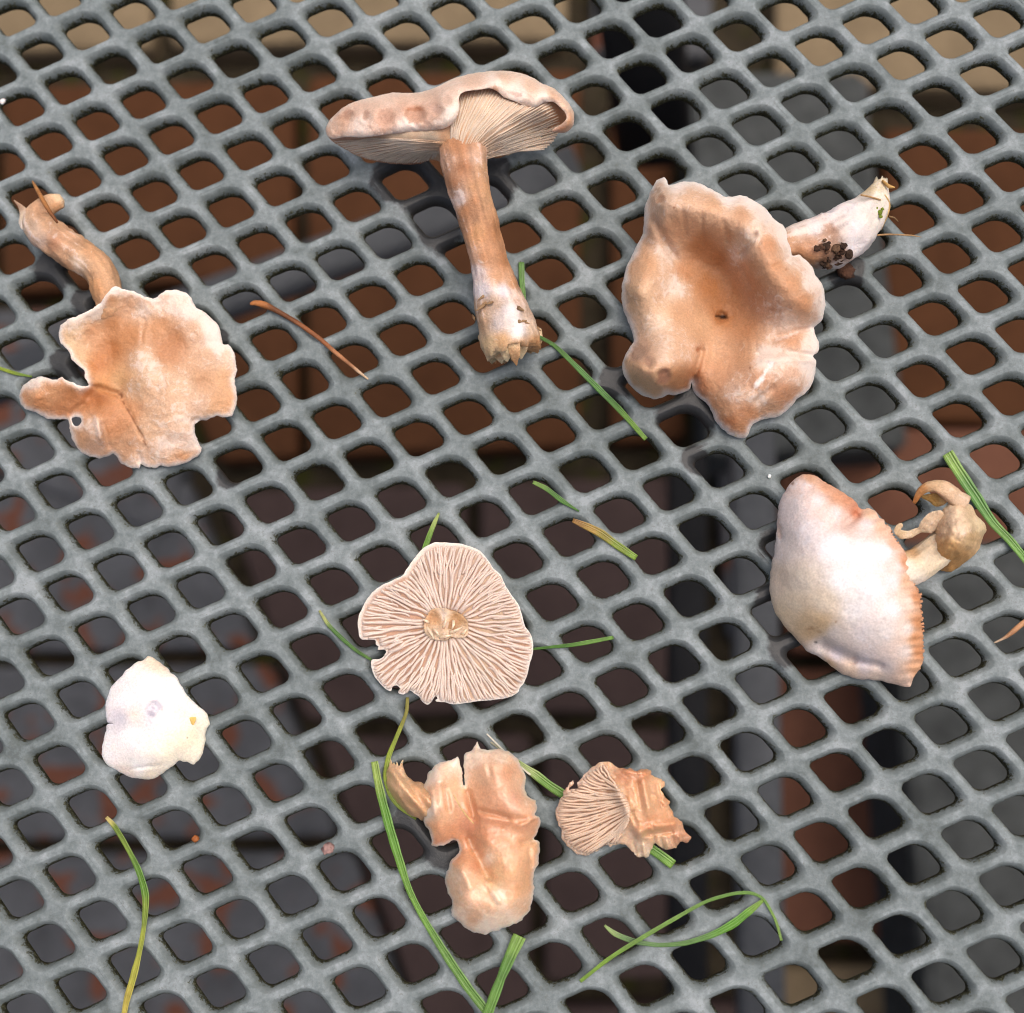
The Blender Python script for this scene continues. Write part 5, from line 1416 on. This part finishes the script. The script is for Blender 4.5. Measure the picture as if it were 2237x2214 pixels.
col8 = c7([(1250, 260, (206, 168, 144)), (1330, 220, (214, 180, 154)), (1150, 400, (206, 166, 142)), (1250, 450, (204, 162, 136)), (1150, 580, (208, 170, 144)), (1300, 600, (222, 188, 160)), (1370, 180, (214, 164, 122)), (1450, 230, (206, 130, 78)), (1540, 230, (208, 132, 78)), (1620, 280, (222, 166, 118)), (1420, 330, (222, 172, 128), .2), (1500, 340, (222, 164, 112), .2), (1480, 420, (226, 172, 120), .3), (1560, 400, (226, 172, 124), .3), (1650, 400, (214, 152, 102)), (1580, 500, (208, 138, 82)), (1680, 500, (206, 136, 80)), (1440, 470, (206, 146, 98)), (1450, 560, (226, 186, 152), .4), (1540, 640, (230, 196, 162), .4), (1650, 600, (222, 182, 144), .2), (1750, 560, (196, 136, 94)), (1800, 580, (178, 118, 80))])


def folds8(x, y):
    v = np.zeros(np.shape(x))
    for (ax_, ay_, bx, by, w_, d_) in [(1400, 300, 1480, 440, 22, -1.3), (1480, 440, 1550, 590, 24, -1.2), (1440, 330, 1520, 520, 12, 1.0), (1545, 230, 1585, 440, 22, -1.1), (1510, 260, 1540, 420, 12, .9), (1500, 560, 1600, 510, 22, -1.2), (1600, 510, 1740, 490, 22, -1.0),
                                       (1560, 560, 1720, 540, 10, 1.2), (1620, 270, 1650, 420, 10, .9), (1590, 330, 1680, 400, 12, -.7), (1430, 210, 1590, 225, 16, -.8), (1640, 560, 1660, 640, 7, .9), (1670, 560, 1690, 640, 7, -.6), (1705, 560, 1725, 630, 7, .9), (1735, 560, 1760, 605, 7, -.6), (1610, 560, 1605, 620, 8, .9), (1500, 600, 1510, 670, 9, .8), (1545, 600, 1560, 675, 9, -.6)]:
        (x0_, y0_), (x1_, y1_) = c7([(ax_, ay_), (bx, by)])
        ux, uy = x1_ - x0_, y1_ - y0_
        t = np.clip(((x - x0_) * ux + (y - y0_) * uy) / (ux * ux + uy * uy), 0, 1)
        dd = np.hypot(x - x0_ - t * ux, y - y0_ - t * uy)
        v = v - d_ * np.exp(-(dd / (w_ / 2.477)) ** 2) * np.clip(np.minimum(t, 1 - t) * 6 + .25, 0, 1)
    return v


pc8, z8f = sheet('cap', c7(out8), z8, col8, M_WET, m8, 1.6, .45, 9, 3.0, nz=(.35, 18), rough_edge=2.0, roll=(.3, 4), extra=folds8)
hub8 = (1500, 430)
for k in range(44):
    t = k / 43
    ang = math.radians(250 - 155 * t + 0)       # from the top, counter-clockwise to the lower left
    d = (math.cos(ang), -math.sin(ang) * -1)
    # end points along the left arc
    arc = [(1330, 178), (1270, 205), (1225, 250), (1190, 310), (1120, 335), (1095, 390), (1083, 440), (1092, 490), (1115, 535), (1120, 580), (1150, 615), (1195, 650), (1245, 662), (1300, 632), (1350, 604), (1400, 604)]
    u = t * (len(arc) - 1)
    i = min(int(u), len(arc) - 2)
    ex = arc[i][0] + (arc[i + 1][0] - arc[i][0]) * (u - i)
    ey = arc[i][1] + (arc[i + 1][1] - arc[i][1]) * (u - i)
    sx, sy = 1400 + 55 * t, 290 + 220 * t
    sx -= 40 * math.sin(math.pi * t) * -1.2
    fr = .45 if k % 3 == 1 else 0
    sx, sy = sx + (ex - sx) * fr, sy + (ey - sy) * fr
    mx_, my_ = .5 * (sx + ex), .5 * (sy + ey) + 16 * math.sin(math.pi * t * .9 + .4)
    gill('gill', [q[:2] for q in c7([(sx, sy), (mx_, my_), (ex, ey)])], z8f, .9, M_GILL, pc8, (226, 194, 168), (194, 150, 124), t0=.46, wave=.9, seed=k * .91, base=-.5)
for m_ in (m1, m2, m3, m4, m5, m6, m7, m8):
    settle(m_)


# ------------------------------------------------------------------ grass blades, straw and crumbs
def blade(name, pts, label, cat, cols, parent=None, fold=.35, group=None, twist=0.0):
    """pts: (px, py, z mm, half width px)"""
    p = np.array(pts, float)
    n = 4 * len(p) + 6
    q = resample([tuple(t[:2]) for t in pts], 8.0, closed=False)
    n = len(q)
    seg0 = np.r_[0, np.cumsum(np.hypot(*np.diff(p[:, :2], axis=0).T))]
    seg = np.r_[0, np.cumsum(np.hypot(*np.diff(q, axis=0).T))]
    seg *= seg0[-1] / seg[-1]
    Z = np.interp(seg, seg0, p[:, 2])
    W = np.interp(seg, seg0, p[:, 3]) * .76
    T = np.gradient(q, axis=0)
    T /= np.linalg.norm(T, axis=1, keepdims=True)
    N = np.stack([-T[:, 1], T[:, 0]], -1)
    K = 7
    V, F, pig, bl = [], [], [], []
    for layer in (0, 1):
        for k in range(K):
            u = k / (K - 1) * 2 - 1
            if layer:
                u *= .985
            w = W * u * (1 + .04 * np.sin(seg / 9.0 + k))
            xy = q + N * w[:, None]
            zz = Z + fold * np.abs(u) * W * .085 * np.cos(seg / 55.0 * twist) - layer * .16 + .05 * (1 - u * u)
            V.append(at(xy[:, 0], xy[:, 1], zz / 1000))
            c = idw(cols, xy[:, 0], xy[:, 1])
            pig.append(lin(c[:, :3]))
            bl.append(np.full(n, (u + 1) / 2))
    V = np.vstack(V)
    pig = np.vstack(pig)
    bl = np.concatenate(bl)

    def ix(l, k, i):
        return (l * K + k) * n + i
    for i in range(n - 1):
        for k in range(K - 1):
            F.append((ix(0, k, i), ix(0, k, i + 1), ix(0, k + 1, i + 1), ix(0, k + 1, i)))
            F.append((ix(1, k, i), ix(1, k + 1, i), ix(1, k + 1, i + 1), ix(1, k, i + 1)))
        F.append((ix(0, 0, i), ix(1, 0, i), ix(1, 0, i + 1), ix(0, 0, i + 1)))
        F.append((ix(0, K - 1, i), ix(0, K - 1, i + 1), ix(1, K - 1, i + 1), ix(1, K - 1, i)))
    for i in (0, n - 1):
        for k in range(K - 1):
            F.append((ix(0, k, i), ix(0, k + 1, i), ix(1, k + 1, i), ix(1, k, i)))
    o = mesh_obj(name, V, F, M_GRASS, parent, pig, bl, loc=None if parent else at(p[len(p) // 2, 0], p[len(p) // 2, 1], 0))
    if parent is None:
        tagit(o, label, cat, group)
    return o


GR, GR2, GRL, GRY = (98, 144, 62), (84, 128, 62), (134, 168, 74), (190, 182, 84)
d_ = 1.158                                      # 1932-px view to photograph pixels


def s(pts):
    return [(a_ * d_, b_ * d_, z_, w_) for a_, b_, z_, w_ in pts]


def one(px, py, c):
    return [(px * d_, py * d_, c, 0.0)]


blade('grass_strand', s([(983, 495, .3, 8), (984, 530, .3, 8.5), (988, 570, .4, 6), (990, 600, .4, 5)]), 'short green grass blade sticking out beside the foot of the streaky stem', 'grass blade', one(983, 500, (104, 148, 78)) + one(988, 580, (110, 154, 80)))
blade('grass_strand', s([(1010, 632, .5, 4), (1045, 652, .4, 6), (1085, 690, .4, 7.5), (1130, 735, .3, 8.5), (1170, 775, .3, 8.5), (1218, 829, .3, 6.5)]), 'narrow green grass blade running from the torn stem foot towards the large funnel mushroom', 'grass blade', one(1030, 640, GR2) + one(1218, 829, (120, 162, 74)) + one(1120, 730, (92, 142, 74)))
blade('grass_strand', s([(1005, 910, .3, 5), (1030, 922, .4, 7), (1060, 945, .4, 7), (1092, 965, .3, 2)]), 'short pointed green grass tip lying between the upside down cap and the streaky stem', 'grass blade', one(1005, 910, (132, 168, 90)) + one(1050, 940, (84, 130, 60)))
blade('grass_strand', s([(1080, 982, .3, 6), (1110, 995, .4, 11), (1135, 1008, .4, 12), (1165, 1030, .3, 11), (1200, 1053, .3, 9)]), 'half withered grass piece, brown at one end and green at the other', 'grass blade', one(1085, 985, (160, 122, 74)) + one(1115, 1000, (176, 146, 80)) + one(1140, 1012, (150, 140, 62)) + one(1165, 1030, (128, 150, 58)) + one(1200, 1053, (140, 176, 74)))
blade('grass_strand', s([(798, 1045, .5, 8), (810, 1010, .4, 8), (820, 985, .4, 6), (828, 968, .3, 3)]), 'green grass tip peeping out above the white lip of the upside down cap', 'grass blade', one(805, 1030, (112, 158, 60)) + one(828, 968, (176, 196, 120)))
blade('grass_strand', s([(602, 1152, .3, 3), (620, 1180, .3, 6), (645, 1205, .4, 6), (672, 1228, .5, 5), (700, 1245, .5, 4)]), 'thin curved grass blade slipping under the bitten edge of the upside down cap', 'grass blade', one(602, 1152, (190, 196, 130)) + one(640, 1200, GR2))
blade('grass_strand', s([(995, 1226, .6, 3), (1030, 1222, .5, 4), (1080, 1217, .4, 6), (1120, 1210, .4, 6), (1157, 1203, .3, 5)]), 'straight thin grass blade sticking out sideways from under the upside down cap', 'grass blade', one(1020, 1222, (76, 122, 46)) + one(1150, 1205, (114, 158, 76)))
blade('grass_stalk', s([(768, 1316, .6, 4.5), (766, 1345, .5, 5), (748, 1390, .5, 6), (732, 1430, .5, 7), (727, 1465, .6, 7), (735, 1500, .6, 6), (755, 1525, .5, 5), (785, 1545, .4, 4)]), 'yellowish green curved grass stalk from the upside down cap to the crumpled orange mushroom', 'grass stalk', one(768, 1316, (150, 146, 70)) + one(732, 1430, (150, 170, 62)) + one(740, 1510, (128, 150, 62)))
blade('grass_strand', s([(706, 1437, .4, 10), (716, 1490, .5, 12), (734, 1560, .6, 13), (752, 1620, .5, 12), (772, 1680, .5, 9), (800, 1735, .4, 9), (840, 1800, .4, 12), (880, 1860, .4, 13), (920, 1912, .4, 12), (965, 1975, .4, 9)]), 'longest green grass blade, passing left of the crumpled orange mushroom', 'grass blade', one(706, 1437, (150, 178, 92)) + one(735, 1560, (104, 158, 62)) + one(772, 1680, (112, 160, 66)) + one(860, 1830, (104, 148, 70)), fold=.6)
blade('grass_strand', s([(980, 1766, .6, 19), (962, 1805, .7, 17), (945, 1845, .8, 13), (930, 1885, .8, 15), (915, 1925, .7, 14), (900, 1975, .5, 10)]), 'broad cut green grass blade crossing the long blade below the crumpled orange mushroom', 'grass blade', one(985, 1770, (130, 170, 84)) + one(950, 1840, (96, 142, 66)) + one(920, 1900, (110, 156, 74)))
blade('grass_strand', s([(200, 1542, .3, 5), (216, 1560, .4, 8), (240, 1600, .5, 7), (262, 1645, .5, 9), (274, 1690, .5, 10.5), (272, 1740, .5, 7), (264, 1790, .5, 7), (252, 1840, .4, 10), (238, 1890, .4, 9), (232, 1925, .4, 7)]), 'bent grass blade fading from green to straw yellow, below the white fragment', 'grass blade', one(200, 1542, (206, 190, 130)) + one(220, 1570, (112, 140, 46)) + one(265, 1660, (92, 138, 44)) + one(270, 1730, (132, 156, 62)) + one(255, 1830, (172, 176, 76)) + one(238, 1890, (188, 176, 84)) + one(268, 1770, (160, 172, 68)), fold=.7)
blade('grass_strand', s([(925, 1400, .5, 2.5), (950, 1418, .6, 3), (985, 1445, .9, 9), (1010, 1462, .9, 12.5), (1040, 1485, .8, 13), (1080, 1510, .6, 13), (1150, 1560, .4, 13), (1210, 1590, .5, 13), (1240, 1610, .6, 14), (1270, 1632, .5, 13.5)]), 'broad split grass blade passing under the small torn gilled piece', 'grass blade', one(930, 1400, (206, 204, 186)) + one(985, 1445, (170, 190, 130)) + one(1040, 1485, (106, 150, 66)) + one(1270, 1632, (120, 164, 74)) + one(1235, 1610, (104, 152, 62)))
blade('grass_stalk', s([(1094, 1852, .4, 5), (1150, 1808, .8, 6), (1210, 1770, 1.2, 6.5), (1270, 1735, 1.4, 6), (1330, 1702, 1.2, 5), (1380, 1687, 1.0, 5), (1415, 1685, .8, 5), (1440, 1697, .6, 4), (1462, 1735, .5, 4), (1474, 1775, .4, 4)]), 'thin green grass stalk hooked over at its end, crossing a pale green leaf blade', 'grass stalk', one(1094, 1852, (126, 164, 66)) + one(1250, 1745, (120, 158, 80)) + one(1400, 1686, (110, 152, 74)) + one(1470, 1770, (126, 160, 84)))
blade('grass_strand', s([(1140, 1746, .3, 3), (1160, 1762, .3, 8), (1195, 1776, .3, 8), (1240, 1783, .3, 6), (1290, 1780, .3, 7), (1340, 1765, .4, 9), (1380, 1745, .5, 12), (1410, 1722, .6, 11), (1440, 1698, .6, 5)]), 'curved green leaf blade with a ragged widening, crossed by the hooked stalk', 'grass blade', one(1140, 1746, (150, 176, 116)) + one(1200, 1776, (104, 142, 92)) + one(1300, 1778, (100, 142, 78)) + one(1390, 1738, (104, 162, 58)) + one(1435, 1700, (126, 166, 70)), fold=.5)
blade('grass_strand', s([(1787, 855, .5, 17), (1812, 895, .6, 17), (1842, 940, .7, 17), (1872, 985, .6, 13), (1905, 1020, .5, 12), (1950, 1075, .4, 11)]), 'wide fresh green grass blade beside the swollen yellow-tan stem base', 'grass blade', one(1787, 855, (140, 178, 92)) + one(1842, 940, (96, 146, 76)) + one(1900, 1020, (112, 160, 80)), fold=.5)
blade('grass_strand', s([(-30, 685, .4, 4), (5, 697, .4, 5), (30, 705, .4, 5), (60, 711, .3, 2.5)]), 'thin yellow-green grass tip pointing at the folded lobe of the orange-tan mushroom', 'grass blade', one(0, 695, (150, 172, 56)) + one(55, 710, (120, 150, 60)))


def straw(name, pts, cols, label, cat):
    o = tube(name, pts, cols, M_DRY, None, nseg=10, step=4, wob=.2, flat=.7, seed=len(label) * .3)
    base = at(pts[0][0], pts[0][1], 0)
    return tagit(o, label, cat)


straw('dry_stalk', s([(472, 574, 1.1, 3), (486, 570, 1.0, 8), (505, 578, 1.0, 7), (535, 594, .9, 5.5), (565, 612, .9, 5), (600, 637, .8, 5), (640, 672, .7, 4.5), (672, 698, .6, 3.5), (694, 716, .5, 2)]),
      one(480, 572, (176, 112, 60)) + one(530, 592, (122, 72, 38)) + one(600, 637, (150, 90, 50)) + one(650, 680, (172, 116, 76)) + one(690, 712, (214, 180, 146)), 'orange-brown dry stalk between the two tan mushrooms', 'dry stalk')
straw('dry_stalk', s([(1875, 1213, .5, 1.5), (1893, 1205, .6, 3), (1906, 1196, .7, 6), (1922, 1182, .8, 6), (1950, 1160, .7, 5)]), one(1880, 1210, (206, 176, 146)) + one(1910, 1192, (190, 138, 96)), 'thin pale dry stalk tip near the pinkish frayed rim of the white cap', 'dry stalk')
straw('straw_shred', s([(918, 1385, 1.0, 1.5), (945, 1412, 1.2, 2), (972, 1440, 1.4, 2.5), (1000, 1462, 1.6, 2)]), one(930, 1400, (214, 206, 186)), 'pale dry shred along the split end of the broad grass blade', 'dry stalk')
f1 = lump('rust_flake', 368 * d_, 1583 * d_, .5, 8, M_DRY, None, (168, 96, 44), .6, 1.2)
tagit(f1, 'tiny orange-brown flake on the grating right of the yellowing grass blade', 'plant flake')
f2 = lump('bark_flake', 618 * d_, 1602 * d_, .2, 13, M_DRY, None, (166, 130, 122), .25, 3.2, .7)
tagit(f2, 'flat pinkish bark flake stuck to the grating left of the longest grass blade', 'plant flake')
f3 = lump('white_speck', 5, 222, .5, 6, M_WHITE, None, (240, 232, 228), .8, 5.2)
tagit(f3, 'tiny white speck alone on the grating far above the orange-tan mushroom', 'speck')
f4 = lump('white_speck', 1680, 1041, .3, 4.5, M_WHITE, None, (220, 224, 224), .6, 6.2)
tagit(f4, 'tiny white speck on the grating by the top of the white conical cap', 'speck')
